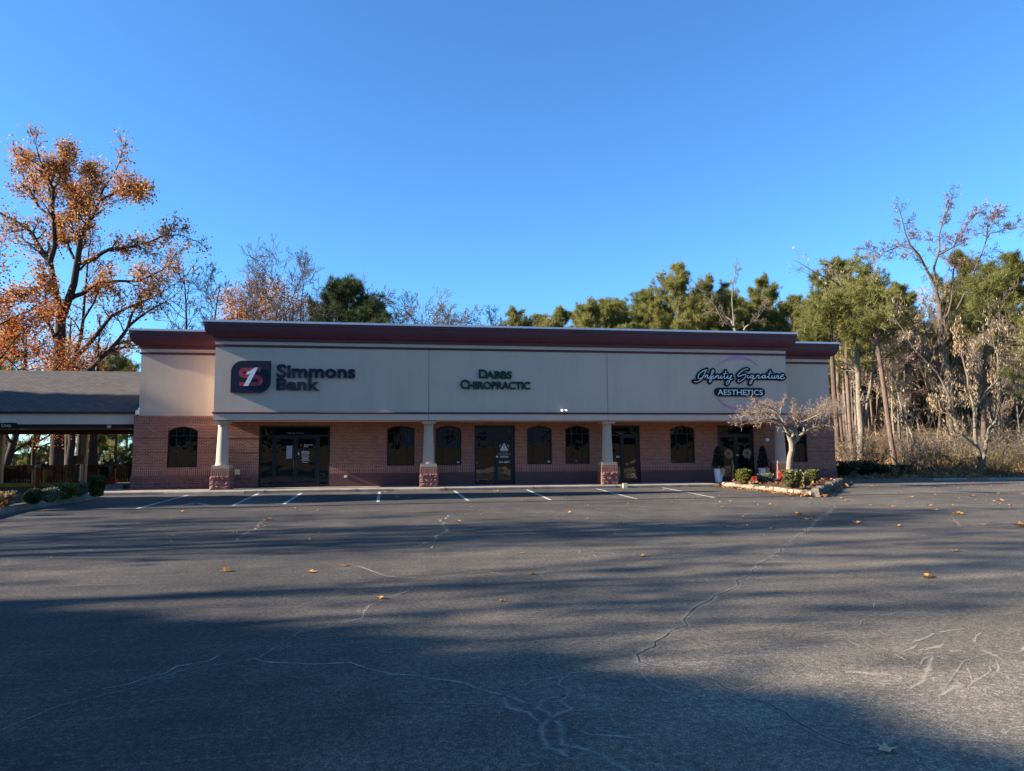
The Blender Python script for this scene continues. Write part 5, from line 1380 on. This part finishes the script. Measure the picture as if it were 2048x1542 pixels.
# white-barked forked tree
YWt = 47.0; wx = W(1722, 935, YWt)[0]; wz = terrain(wx, YWt)
WT = [
 ([(1722,945),(1722,930),(1722,859),(1718,812),(1716,750),(1713,695),(1705,641),(1697,600),(1694,586),(1683,574),(1664,560)], .28, .05, 0, -1, .32),
 ([(1726,850),(1732,818),(1743,763),(1749,695),(1771,673),(1806,652)], .15, .04, 0, -1.5, .4),
 ([(1716,715),(1722,668),(1727,641),(1738,600),(1742,570),(1748,545)], .12, .03, 0, 1, .45),
 ([(1747,735),(1768,715),(1795,700),(1830,690)], .07, .03, 0, 1, .5)]
WO = dict(BTW); WO['leaves'] = .3; WO['leaflev'] = 0; WO['n'] = [13, 5, 4]
T = limb_tree(37, YWt, WT, WO); org = (wx, YWt, wz)
put('bare_tree', rebase([T.wood(B_PALE), T.leaves(.14, L_TAN)], org), 'pale white-barked tree forking low behind the dark hedge', org)
# multi-stemmed pale tree with hanging tan leaves
gx, gy, gz = GT(1964, 948); gy = 40.5; gx = W(1964, 948, gy)[0]; gz = terrain(gx, gy)
MS = [
 ([(1966,950),(1962,925),(1956,900),(1945,889),(1930,876),(1920,867),(1910,840),(1899,823),(1900,799),(1888,770),(1874,744),(1852,722),(1825,693),(1812,672)], .16, .03, 0, -1.0, .40),
 ([(1954,898),(1950,872),(1949,840),(1949,818),(1943,797),(1937,777),(1934,744),(1948,722),(1955,700)], .12, .03, 0, .5, .45),
 ([(1950,815),(1967,791),(1980,775),(1994,763),(2002,744),(2029,722),(2050,705)], .09, .025, .3, 1.0, .45),
 ([(1966,930),(1967,927),(1972,886),(1978,859),(1994,840),(2002,796),(1999,750),(1994,709),(1988,690),(1984,660)], .14, .03, 0, 1.0, .40),
 ([(1934,750),(1925,715),(1918,680),(1915,655)], .06, .02, 0, 0, .55), ([(2000,790),(2015,780),(2040,770)], .05, .02, .5, 1, .6),
 ([(1899,823),(1885,812),(1866,800)], .05, .02, -.6, -1, .7)]
MO = dict(lev=3, n=[17, 6, 4], ang=[42, 45, 45], lr=[.38, .55, .5], rr=.36, wan=.14, trop=.25, rmin=.008, leaves=.65, leaflev=1, lspread=.12, lift=.15)
T = limb_tree(38, gy, MS, MO, jit=.25); org = (gx, gy, gz)
put('bare_tree', rebase([T.wood(B_PALE), T.drop_leaves(.21, L_TAN)], org), 'pale multi-stemmed small tree with hanging tan leaves at the wood edge', org)
MO2 = dict(MO); MO2['leaves'] = .8
for k, (px, top, Y, lab) in enumerate([(1838, 640, 46, 'small twiggy tree with tan leaves between white-barked tree and pale multi-stemmed tree'), (2080, 640, 44, 'twiggy tree with tan leaves past the pale multi-stemmed tree')]):
    T = Tree(120+k); P = T.poly(np.zeros(3), np.array([.05, 0, 1.]), 8, 9, .09, .2); T.tube(P, .10, .02); T.kids(P, .10, .02, 6.5, 0, MO2, .25)
    plant('bare_tree', [T.wood(B_PALE), T.drop_leaves(.2, L_TAN)], 8, px, top, Y, lab)
# pine trunks traced
def trunk_pine(px_pts, r0, Y, top, label, v, seed):
    x, z_ = W(*px_pts[0], Y); tz = terrain(x, Y); T = Tree(seed)
    pts = [(x, Y, tz-.1)]+[(W(*p, Y)[0], Y, W(*p, Y)[1]) for p in px_pts[1:]]
    a, b = np.array(pts[-2]), np.array(pts[-1]); d = unit(b-a); topz = W(px_pts[-1][0], top, Y)[1]
    Lr = (topz-b[2])/max(d[2], .3); P = T.poly(b, d, Lr, 8, .02, .1); allp = np.vstack([np.array(pts[:-1]), P]); T.tube(allp, r0, .03)
    rr = T.r
    for k in range(22):
        t = rr.random()**.8; q = P[min(7, int(t*8))]; am = rr.random()*6.283; el = R(5+50*t)
        dd = np.array([math.cos(am)*math.cos(el), math.sin(am)*math.cos(el), math.sin(el)]); L = 1.0+2.4*(1-t)*rr.random()+.6
        Q = T.poly(q, dd, L, 5, .12, .3); T.tube(Q, .04, .012)
        for e in np.repeat(Q[2:], 3, 0): T.leaf.append(e[None]+rr.normal(size=(2, 3))*.28); T.leafd.append(np.repeat(dd[None], 2, 0))
    for k in range(6):
        i = rr.integers(1, len(allp)-6); am = rr.random()*6.283; Q = T.poly(allp[i]+(allp[i+1]-allp[i])*rr.random(), np.array([math.cos(am), math.sin(am), .1]), .5+.9*rr.random(), 3, .2, 0); T.tube(Q, .022, .007)
    org = (x, Y, tz)
    put('pine_tree', rebase([T.wood(B_PINE), T.needles(.46, L_PINE, 19, .036)], org), label, org)
trunk_pine([(1792,948),(1779,859),(1768,777),(1760,722),(1754,682)], .19, 45.0, 540, 'leaning slender pine trunk at the wood edge beside the white-barked tree', 0, 201)
trunk_pine([(1706,925),(1702,880),(1697,804),(1693,740)], .17, 49.0, 590, 'straight slim pine trunk between shop corner and white-barked tree', 0, 202)
trunk_pine([(1683,935),(1676,880),(1668,780),(1664,714)], .20, 46.0, 600, 'pine trunk rising right behind the shop corner', 0, 203)
trunk_pine([(1690,930),(1682,860),(1676,780),(1675,700)], .16, 52.0, 610, 'darker pine trunk paired with the one behind the shop corner', 0, 204)
trunk_pine([(1966,930),(1968,870),(1968,800),(1972,700)], .19, 46.0, 560, 'pine trunk standing behind the pale multi-stemmed tree', 0, 205)
trunk_pine([(2008,900),(2004,840),(2000,760),(1999,690)], .22, 60.0, 550, 'sunlit pine trunk past the pale multi-stemmed tree', 0, 206)
trunk_pine([(1762,920),(1759,870),(1757,820),(1756,760)], .22, 62.0, 560, 'mossy pine trunk deep between white-barked tree and leaning pine', 0, 207)
# thin bare poles and saplings deeper in the wood
sap = [bare(301+k, 12, .085, .55, bark=(B_PINE, B_GREY, B_PALE)[k % 3], dense=1.0, fork=.3) for k in range(5)]
rng = np.random.default_rng(77); cnt = 0
LABS = 'thin bare sapling among many crowded stems in the wood beyond the lot'
for k in range(64):
    Y = 48+62*rng.random()**1.1; px = 1670+560*rng.random(); p = at_px(px, Y)
    s = .7+.7*rng.random()
    put('sapling', sap[rng.integers(5)], LABS, p, 'crowded saplings in the wood', rng.random()*6.28, (s, s, s*(.8+.5*rng.random())))
PLAB = 'straight pine among the crowded pines deep in the wood beyond the lot'
for k in range(58):
    Y = 66+70*rng.random(); px = 1650+620*rng.random(); p = at_px(px, Y); s = .72+.28*rng.random()
    put('pine_tree', pn[rng.integers(4)], PLAB, p, 'crowded pines in the wood', rng.random()*6.28, (s, s, s*(.85+.2*rng.random())))
pt = [bare(321+k, 14, .14, .95, leaves=.35*(k % 2), leafmat=L_TAN, bark=B_PALE, lsize=.13, dense=1.7, fork=.25, twig=B_TWIG) for k in range(3)]
for k in range(15):
    Y = 47+24*rng.random(); px = 1640+470*(k+rng.random())/15; top = 560+130*rng.random()
    plant('bare_tree', pt[k % 3], 14, px, top, Y, 'pale thin bare tree with fine twigs standing before the dark pines', 'pale bare trees in the wood', .8, k*1.9)
# trees seen under and behind the canopy
KL = [(20, 900, 'x')]
for k, (px, top, Y, v, lab) in enumerate([(12, 640, 62, 0, 'open pine seen under the canopy beyond the picket fence, near the sign'), (232, 700, 66, 1, 'pine seen under the canopy next to the brick wing'), (205, 720, 78, 2, 'farther pine seen under the canopy behind the black cabinet'), (176, 735, 86, 3, 'distant pine seen under the canopy beside the rear post'), (252, 715, 84, 0, 'distant pine seen under the canopy at the wing edge')]):
    m = pine(400+k, 14, .20, L_PINE, B_PINE, .04, 1.2, 11, 1, 46, 0)
    plant('pine_tree', m, 14, px, top, Y, lab, None, 1.0)
for k, (px, Y, r, top, lab) in enumerate([(140, 60, .42, 620, 'sunlit pale trunk under the canopy between dark oak trunks'), (158, 63, .3, 640, 'pale trunk under the canopy behind the teller box'), (183, 60, .34, 640, 'bluish grey trunk under the canopy beside the rear post'), (60, 64, .17, 700, 'thin dark stem under the canopy left of the big oak trunk'), (70, 58, .16, 690, 'crooked dark stem under the canopy near the big oak trunk'), (196, 72, .2, 700, 'slim pale stem under the canopy behind the black cabinet')]):
    plant('bare_tree', bare(420+k, 12, r*12/ max(8, height(px, top, Y)), .6, bark=(B_PALE if 'pale' in lab else B_OAK), dense=.8, fork=.45), 12, px, top, Y, lab.replace(' left of', ' beside'), None, 1.0)
# low thicket beyond the fence
def stuff_leaves(name, pts, size, mat, label, up=.2):
    v, f = rot_quads(np.random.default_rng(len(pts)), pts, size, up); return tag(link(name, mesh_np(name, v, [f], mat)), label, 'undergrowth', kind='stuff')
n = 5200; r_ = np.random.default_rng(9); Yv = 62+25*r_.random(n); pxv = -140+440*r_.random(n)
hv = 1.0+1.5*(.5+.5*np.sin(pxv*.05)*np.cos(pxv*.021+1))
stuff_leaves('far_thicket', np.array([(W(a, 900, b)[0], b, h_*r_.random()) for a, b, h_ in zip(pxv, Yv, hv)]), .42, L_EVER, 'hazy green thicket far beyond the picket fence')
n = 900; stuff_leaves('fence_vine', np.stack([-60+36*r_.random(n)**.6, 47.15-.12*r_.random(n)+.1, 1.05+.12*np.abs(r_.normal(size=n))], 1), .12, L_VINE, 'dark creeper trailing along the top of the picket fence')

# crape myrtle in the stone bed (spreading, flat-topped)
YCm = 29.4; 
CM = [
 ([(1578,968),(1578,940),(1580,915),(1584,900),(1583,886),(1579,876)], .14, .11, 0, 0, 0),
 ([(1582,890),(1590,881),(1597,875)], .125, .10, 0, .1, 0),
 ([(1579,878),(1576,866),(1570,853),(1568,848),(1560,843),(1546,838),(1535,838),(1520,842),(1503,845),(1488,847)], .09, .016, 0, -1.0, .42),
 ([(1572,866),(1566,864),(1564,866)], .05, .04, 0, -.1, 0),
 ([(1584,886),(1587,866),(1592,853),(1596,843),(1597,836),(1600,828)], .08, .02, 0, .6, .7),
 ([(1568,849),(1564,836),(1556,826),(1540,820),(1520,823),(1500,827),(1486,832)], .06, .014, -.2, .9, .5),
 ([(1597,875),(1594,868),(1588,862),(1580,856),(1570,849)], .05, .03, .1, -.3, .3),
 ([(1598,873),(1608,866),(1618,859),(1630,854),(1645,850),(1660,852)], .075, .014, .1, -.7, .5),
 ([(1607,866),(1609,853),(1618,847),(1630,842),(1648,838),(1665,836),(1676,836),(1681,828),(1684,818)], .055, .012, .1, .6, .45),
 ([(1597,836),(1612,832),(1630,826),(1650,820),(1668,812)], .04, .012, .5, 1.1, .6),
 ([(1566,838),(1556,826),(1545,817),(1530,810),(1512,806)], .035, .010, -.4, -1.1, .40),
 ([(1570,850),(1552,834),(1530,828),(1508,822),(1490,822)], .04, .010, .2, .3, .40),
 ([(1587,864),(1600,848),(1620,832),(1642,820),(1662,818)], .045, .010, .2, .1, .40),
 ([(1592,853),(1588,838),(1584,822),(1586,808)], .04, .010, .3, .8, .45),
 ([(1600,846),(1618,838),(1640,828),(1664,824)], .035, .010, -.3, -.9, .42),
 ([(1560,830),(1562,817),(1565,806),(1569,796)], .03, .008, -.2, .4, .35)]
CO = dict(lev=3, n=[17, 6, 5], ang=[60, 55, 50], lr=[.54, .62, .6], rr=.40, wan=.13, trop=.35, rmin=.005, leaves=0, lift=.13)
T = limb_tree(39, YCm, CM, CO, jit=.2); cxm = W(1578, 968, YCm)[0]; org = (cxm, YCm, .2)
ro = np.random.default_rng(4); tips = np.array([P[-1] for P, r in T.tubes if r[0] < .012]); T.leaf = [tips[ro.random(len(tips)) < .05]]
put('crape_myrtle', rebase([T.wood(B_CRAPE, .016), T.wood(B_TWIG, 0, .016, 'crown'), T.leaves(.04, L_PINK, 0, 1.2)], org), 'bare flat-topped spreading tree with mottled pale trunk in the stone bed before the shop', org)

# ------------------------------------------------------------------ undergrowth at the wood edge
def blades(n, fx, mat, name, label, hmin, hmax, wid, seed, lean=.35):
    r = np.random.default_rng(seed); P = fx(r, n); n = len(P)
    h = (hmin+(hmax-hmin)*r.random(n)**1.6)[:, None]; a = r.random(n)*6.283; d = np.stack([np.cos(a)*lean*r.random(n), np.sin(a)*lean*r.random(n), np.ones(n)], 1)
    b = r.random(n)*6.283; w = np.stack([np.cos(b), np.sin(b), np.zeros(n)], 1)*wid*(.5+r.random(n))[:, None]
    m = P+d*h*.55; t = P+d*h*np.array([1.5, 1.5, 1.0])
    v = np.stack([P-w, P+w, m+w*.7, t, m-w*.7], 1).reshape(-1, 3)
    return tag(link(name, mesh_np(name, v, [np.arange(n*5).reshape(n, 5)], mat)), label, 'undergrowth', kind='stuff')
def field(x0, x1, y0, y1, cl=0, powr=1.0):
    def f(r, n):
        x = x0+(x1-x0)*r.random(n); y = y0+(y1-y0)*r.random(n)**powr
        if cl:
            c = np.stack([x0+(x1-x0)*r.random(cl), y0+(y1-y0)*r.random(cl)**powr], 1); i = r.integers(cl, size=n)
            x = c[i, 0]+r.normal(size=n)*.45; y = np.maximum(y0, c[i, 1]+r.normal(size=n)*.45)
        k = (x > 22.6); x, y = x[k], y[k]
        return np.stack([x, y, [terrain(a, b) for a, b in zip(x, y)]], 1)
    return f
blades(11000, field(24, 62, 39.3, 58, 150, 1.2), L_BRUSH, 'dry_brush', 'tangle of dry brown stems and weeds along the wood edge', .2, 1.25, .013, 1, 1.1)
blades(5500, field(39, 62, 41.5, 54, 60, 1.2), L_BRUSHG, 'tall_weeds', 'stand of tall yellow-green weeds beside the pale forked tree', .5, 2.1, .016, 2, .3)
blades(9000, field(24, 100, 50, 90, 160, 1.0), L_BRUSH, 'deep_brush', 'brown brush deeper in the wood under the pines', .6, 3.4, .03, 3, .5)
r_ = np.random.default_rng(12)
def litter(n, x0, x1, y0, y1, s, mat, name, label, hz=.06):
    x = x0+(x1-x0)*r_.random(n); y = y0+(y1-y0)*r_.random(n); z_ = np.array([bumpy(a, b) for a, b in zip(x, y)])+hz*r_.random(n)+.02
    v, f = rot_quads(r_, np.stack([x, y, z_], 1), s, 1.5); return tag(link(name, mesh_np(name, v, [f], mat)), label, 'leaf litter', kind='stuff')
litter(9000, 22.8, 62, 37.5, 56, .16, L_BRUSH, 'woodland_litter', 'brown fallen leaves covering the wood edge')
r2 = np.random.default_rng(21); n = 26000; Yv = 104+26*r2.random(n); pxv = 1560+780*r2.random(n)
zt_f = 9.5+3.5*np.sin(pxv*.031)+2*np.sin(pxv*.09+1)
xv = np.array([W(a, 900, b)[0] for a, b in zip(pxv, Yv)]); zv = np.array([terrain(a, b) for a, b in zip(xv, Yv)])+zt_f*r2.random(n)**1.1
v, f = rot_quads(r2, np.stack([xv, Yv, zv], 1), .75, .2); tag(link('far_wood', mesh_np('far_wood', v, [f], L_FARWOOD)), 'dark mass of far woodland behind the crowded trunks', 'woodland', kind='stuff')
n = 9000; Yv = 56+30*r2.random(n); pxv = 1600+620*r2.random(n); hh = 1.2+1.3*np.abs(np.sin(pxv*.043+Yv*.2))
xv = np.array([W(a, 900, b)[0] for a, b in zip(pxv, Yv)]); zv = np.array([terrain(a, b) for a, b in zip(xv, Yv)])+hh*r2.random(n)
v, f = rot_quads(r2, np.stack([xv, Yv, zv], 1), .20, .2); tag(link('briar_thicket', mesh_np('briar_thicket', v, [f], L_BRUSH)), 'brown leafy briars filling the wood floor under the pines', 'undergrowth', kind='stuff')
# twiggy shrubs
tw = []
for k in range(3):
    T = Tree(500+k); o = dict(lev=2, n=[4, 3], ang=[35, 45], lr=[.5, .5], rr=.6, wan=.16, trop=.1, rmin=.006, leaves=.8, leaflev=1, lspread=.08)
    for j in range(13):
        a = T.r.random()*6.283; d = unit(np.array([math.cos(a)*.55, math.sin(a)*.55, 1.])); T.branch(np.array([math.cos(a)*.2, math.sin(a)*.2, 0]), d, 1.5+1.1*T.r.random(), .016, 0, o)
    tw.append([T.wood(B_GREY), T.leaves(.07, L_BRUSH)])
rng = np.random.default_rng(88)
for k in range(84):
    Y = 40.5+20*rng.random(); px = 1672+440*rng.random(); x = W(px, 930, Y)[0]; s = .6+.8*rng.random()
    put('twiggy_bush', tw[k % 3], 'leafless twiggy bush in the brown thicket along the wood edge', (x, Y, terrain(x, Y)), 'leafless bushes in the thicket', rng.random()*6.28, (s, s, s), 'bush')
# dark hedge at the edge of the asphalt
for k, (px, top, bot, Y, w, lab) in enumerate([(1692, 932, 956, 39.2, .8, 'dark green bush at the foot of the shop end wall'), (1732, 934, 957, 39.9, .9, 'dark evergreen bush below the white-barked tree'), (1766, 943, 958, 39.7, .7, 'low dark bush between white-barked tree and leaning pine'), (1806, 947, 960, 40.2, .8, 'low dark bush at the foot of the leaning pine')]):
    x = W(px, bot, Y)[0]; h = (bot-top)*Y*1.05/FPX+.15
    shrub('evergreen_bush', lab, x, Y, terrain(x, Y), w, .8, h, L_VINE, 1300, .085, None, True, .65, 'bush', 40+k, .35)

# ------------------------------------------------------------------ fallen leaves on the asphalt
BIG = [(1772,1501,.115),(1280,1113,.18),(757,1198,.13),(690,1132,.13),(1063,1149,.12),(1858,1157,.16),(1912,1103,.15),(1042,1107,.11),(862,1096,.10),(452,1143,.16),(622,1145,.16),(1004,1203,.09),(537,1040,.16),(530,1053,.13),(300,1062,.13),(792,996,.24),(992,984,.26),(932,1030,.14),(961,1030,.14),(1136,1026,.16),(943,1014,.12),(1134,1002,.12),(1452,1054,.13),(1492,1052,.10),(1530,1072,.09),(1617,1040,.22),(1597,1030,.2),(1458,1003,.2),(1446,1015,.18),(1484,1034,.14),(1538,1010,.14),(1552,1011,.15),(1680,997,.22),(1695,1002,.16),(1738,1011,.18),(1790,1004,.18),(1784,1014,.18),(1712,1046,.17),(1858,1012,.22),(1868,1021,.2),(1916,1029,.22),(1965,1050,.18),(1994,988,.26),(2001,1002,.2),(1945,994,.2),(1903,1011,.15),(2042,1054,.34),(1862,971,.16),(1868,976,.14),(1510,1005,.12),(1622,1008,.14),(545,1014,.10),(598,1022,.12),(632,1022,.14),(362,1024,.14),(1253,1009,.15),(1268,997,.12),(1350,995,.12),(1388,997,.14),(1397,994,.10)]
rng = np.random.default_rng(3)
def put_leaf(x, y, s, label, k):
    o = link('fallen_leaf', LEAF[k % 7], None, (x, y, .002), rng.random()*6.28, (s, s, s*1.1)); return tag(o, label, 'leaf', 'dry leaves scattered over the asphalt')
for k, (px, py, s) in enumerate(BIG):
    x, y = G(px, py); put_leaf(x, y, s*1.0, 'dry orange leaf lying on the asphalt among many others', k)
LBL = {0: 'large tan leaf on the shaded asphalt beside the long forked crack', 1: 'big upright orange leaf on the open middle of the asphalt'}
lv = [o for o in C.objects if o.name.startswith('fallen_leaf')]
for i, l in LBL.items(): lv[i]['label'] = l; del lv[i]['group']
lv[0].data = lv[0].data.copy(); lv[0].data.materials[0] = L_TANLEAF
for k in range(150):
    y = 14+22*rng.random(); t = rng.random()**.65; x = -8+(34+.25*y)*t
    if y > 31 and x < 22: continue
    put_leaf(x, y, .07+.08*rng.random(), 'dry orange leaf lying on the asphalt among many others', k)
r_ = np.random.default_rng(13); n = 420; y = 17+19*r_.random(n); x = 10+26*r_.random(n)**.8
k_ = ~((y > 22.5) & (x > 13.8) & (x < 22.5)); v, f = rot_quads(r_, np.stack([x, y, np.full(n, .015)], 1)[k_], .035, 3)
tag(link('leaf_crumbs', mesh_np('leaf_crumbs', v, [f], L_FALL)), 'tiny leaf crumbs strewn over the asphalt', 'leaf litter', kind='stuff')

# ------------------------------------------------------------------ what stands around the lot beyond the frame (casts the long shadows, mirrors in the glass)
SUN_EL, SUN_AZ = R(23.0), R(2.0)
Ld = np.array([math.cos(SUN_AZ)*math.cos(SUN_EL), math.sin(SUN_AZ)*math.cos(SUN_EL), -math.sin(SUN_EL)])
def evergreen(seed, H, rb, n, leaf, mat, power=1.0, low=.06):
    T = Tree(seed); T.tube(np.array([(0, 0, 0), (0, 0, H*.5), (0, 0, H*.98)]), rb*.06, .04)
    zz = low+(1-low)*T.r.random(n); prof = (1-zz)**power*(.30+.70*np.minimum(1, (zz-low)/.12+.35)); a = T.r.random(n)*6.283
    lump = 1+.10*np.sin(a*5+zz*17)+.07*np.sin(a*9-zz*31)
    r = rb*prof*lump*T.r.random(n)**.38
    T.leaf = [np.stack([np.cos(a)*r, np.sin(a)*r, zz*H], 1)]
    return [T.wood(B_OAK), T.leaves(leaf, mat, .2, 1.3)]
def dome(seed, zc, rx, rz, n, leaf, mat):
    T = Tree(seed); T.tube(np.array([(0, 0, 0), (0, 0, zc*.5), (0, 0, zc)]), rx*.06, .2)
    T.leaf = [blob_points(T.r, n, rx, rx, rz, .14, .80, 26)+np.array([0, 0, zc])]
    return [T.wood(B_OAK), T.leaves(leaf, mat, .2, 1.3)]
put('evergreen_tree', dome(601, 9.4, 13.5, 7.6, 34000, .62, L_EVER), 'huge dense round evergreen on the verge beside the lot entrance', (-39, -3.5, 0))
eg = evergreen(603, 18, 4.8, 9000, .5, L_EVER, .8)
put('evergreen_tree', eg, 'tall conical evergreen before the drive-through lane', (-30, 26.3, 0))
put('evergreen_tree', eg, 'tall conical evergreen past the drive-through lane', (-44, 33.6, 0), None, 2.0, (1.0, 1.0, 1.15))
shb = [bare(611+k, 18, .34, 1.15, leaves=.45, leafmat=L_OAK, bark=B_OAK, lsize=.22, dense=1.3, fork=.2) for k in range(3)]
for k, (x, y, s, lab) in enumerate([(-32, 8.2, 1.05, 'bare spreading oak on the side verge opposite the lot entrance'), (-27, 12.4, .9, 'bare oak on the side verge second along the row'), (-38, 10.6, 1.25, 'tallest bare oak on the side verge'), (-24, 7.0, .75, 'smaller bare oak on the side verge near the huge evergreen'), (-46, 15.4, 1.2, 'bare oak farther out on the side verge'), (-52, 20.0, 1.1, 'bare oak on the side verge at the end of the row')]):
    put('bare_tree', shb[k % 3], lab, (x, y, 0), None, k*1.3, (s, s, s))
for k in range(17):
    put('evergreen_tree', eg, 'dark conifer in the row of conifers behind the brick house', (-46+6.4*k+2*math.sin(k*2.1), -50-4*math.sin(k*1.7), 2.4), 'conifers behind the brick house', k*1.1, (1.5, 1.5, .95+.12*math.sin(k*3)))
po = thing('utility_pole', 'tall wooden utility pole beside the drive-through lane', 'pole', (-26, 22.6, 0)); MB().tube([(-26, 22.6, 0), (-26, 22.6, 22)], [.17, .11], 10).obj('pole', B_OAK, po); MB().box(-26.08, -25.92, 21.4, 23.8, 20.4, 20.55).obj('crossarm', B_OAK, po)
# brick house on the bank across the road, mirrored in the shop windows
ho = thing('brick_house', 'brick house with white windows and porch posts on the grassy bank across from the shop', 'house', (12, -34, 2.4))
MB().box(0, 24, -44, -34, 2.0, 6.4).obj('wall', brick_mat('pale_brick', (.66, .34, .24), (.5, .24, .17), (.7, .55, .45), .203, .0677), ho)
MB().add([(-.6, -33.3, 6.3), (24.6, -33.3, 6.3), (24.6, -39, 9.6), (-.6, -39, 9.6), (-.6, -44.7, 6.3), (24.6, -44.7, 6.3)], [(0, 1, 2, 3), (3, 2, 5, 4), (0, 3, 4), (1, 5, 2)]).obj('roof', m_shingle, ho)
for x in (2.2, 6.4, 10.6, 16.0, 20.4):
    w_ = MB().box(x, x+1.7, -34.0, -33.93, 3.1, 3.22).box(x, x+1.7, -34.0, -33.93, 4.75, 4.87).box(x, x+.12, -34.0, -33.93, 3.22, 4.75).box(x+1.58, x+1.7, -34.0, -33.93, 3.22, 4.75).box(x+.80, x+.90, -34.0, -33.93, 3.22, 4.75).obj('window', m_white, ho)
    MB().box(x+.1, x+1.6, -34.0, -33.97, 3.2, 4.77).obj('pane', m_glass, w_)
for k, (x, y, s, v) in enumerate([(-18, -34, 1.0, 0), (-8, -38, 1.1, 1), (30, -32, 1.0, 2), (40, -40, 1.2, 3), (-30, -44, 1.1, 1), (56, -38, 1.0, 0)]):
    put('pine_tree', pn[v], ('pine on the grassy bank beside the brick house', 'pine behind the brick house end', 'pine at the far end of the brick house', 'large pine past the brick house', 'pine at the open end of the grassy bank', 'pine at the far end of the grassy bank')[k], (x, y, bank(x, max(y, -60))), None, k*1.1, (s, s, s))

n = 9000; r3 = np.random.default_rng(8); x = -75+150*r3.random(n); v, f = rot_quads(r3, np.stack([x, -46.5-2*r3.random(n), 2.3+2.6*r3.random(n)], 1), .7, .2)
tag(link('bank_hedge', mesh_np('bank_hedge', v, [f], L_EVER)), 'dense hedge along the top of the grassy bank behind the house', 'hedge', kind='stuff')
# ------------------------------------------------------------------ light, sky, camera
sc = bpy.context.scene
sun = bpy.data.lights.new('sun', 'SUN'); sun.energy = SUN_E; sun.angle = R(.55); sun.color = (1.0, .90, .76)
so = bpy.data.objects.new('sun', sun); C.objects.link(so); so.location = (-40, -5, 40)
so.rotation_euler = Vector(Ld).to_track_quat('-Z', 'Y').to_euler()
wd = bpy.data.worlds.new('World'); sc.world = wd; wd.use_nodes = True; nt = wd.node_tree
bg = nt.nodes['Background']; sky = nt.nodes.new('ShaderNodeTexSky'); sky.sky_type = 'NISHITA'; sky.sun_disc = False
sky.sun_elevation = SUN_EL; sky.sun_rotation = math.atan2(-Ld[0], -Ld[1]); sky.altitude = 100; sky.air_density = 1.0; sky.dust_density = SKY_DUST; sky.ozone_density = SKY_OZ
tint = nt.nodes.new('ShaderNodeMix'); tint.data_type = 'RGBA'; tint.blend_type = 'MULTIPLY'; tint.inputs[0].default_value = 1; tint.inputs[7].default_value = (*SKY_TINT, 1)
nt.links.new(sky.outputs[0], tint.inputs[6]); nt.links.new(tint.outputs[2], bg.inputs['Color']); bg.inputs['Strength'].default_value = SKY_S
cd = bpy.data.cameras.new('camera'); co = bpy.data.objects.new('camera', cd); C.objects.link(co)
cd.sensor_width = 36; cd.sensor_fit = 'HORIZONTAL'; cd.lens = FPX/2048*36; cd.clip_end = 3000; cd.clip_start = .05
m = Matrix(((RT[0], UP[0], -FW[0], 0), (RT[1], UP[1], -FW[1], 0), (RT[2], UP[2], -FW[2], CAM_Z), (0, 0, 0, 1))); co.matrix_world = m
sc.camera = co
vs_ = sc.view_settings; vs_.view_transform = 'Standard'; vs_.look = 'None'; vs_.exposure = EXPO; vs_.gamma = 1
sc.render.engine = 'CYCLES'; sc.cycles.use_denoising = True; sc.cycles.max_bounces = 6; sc.cycles.transparent_max_bounces = 12
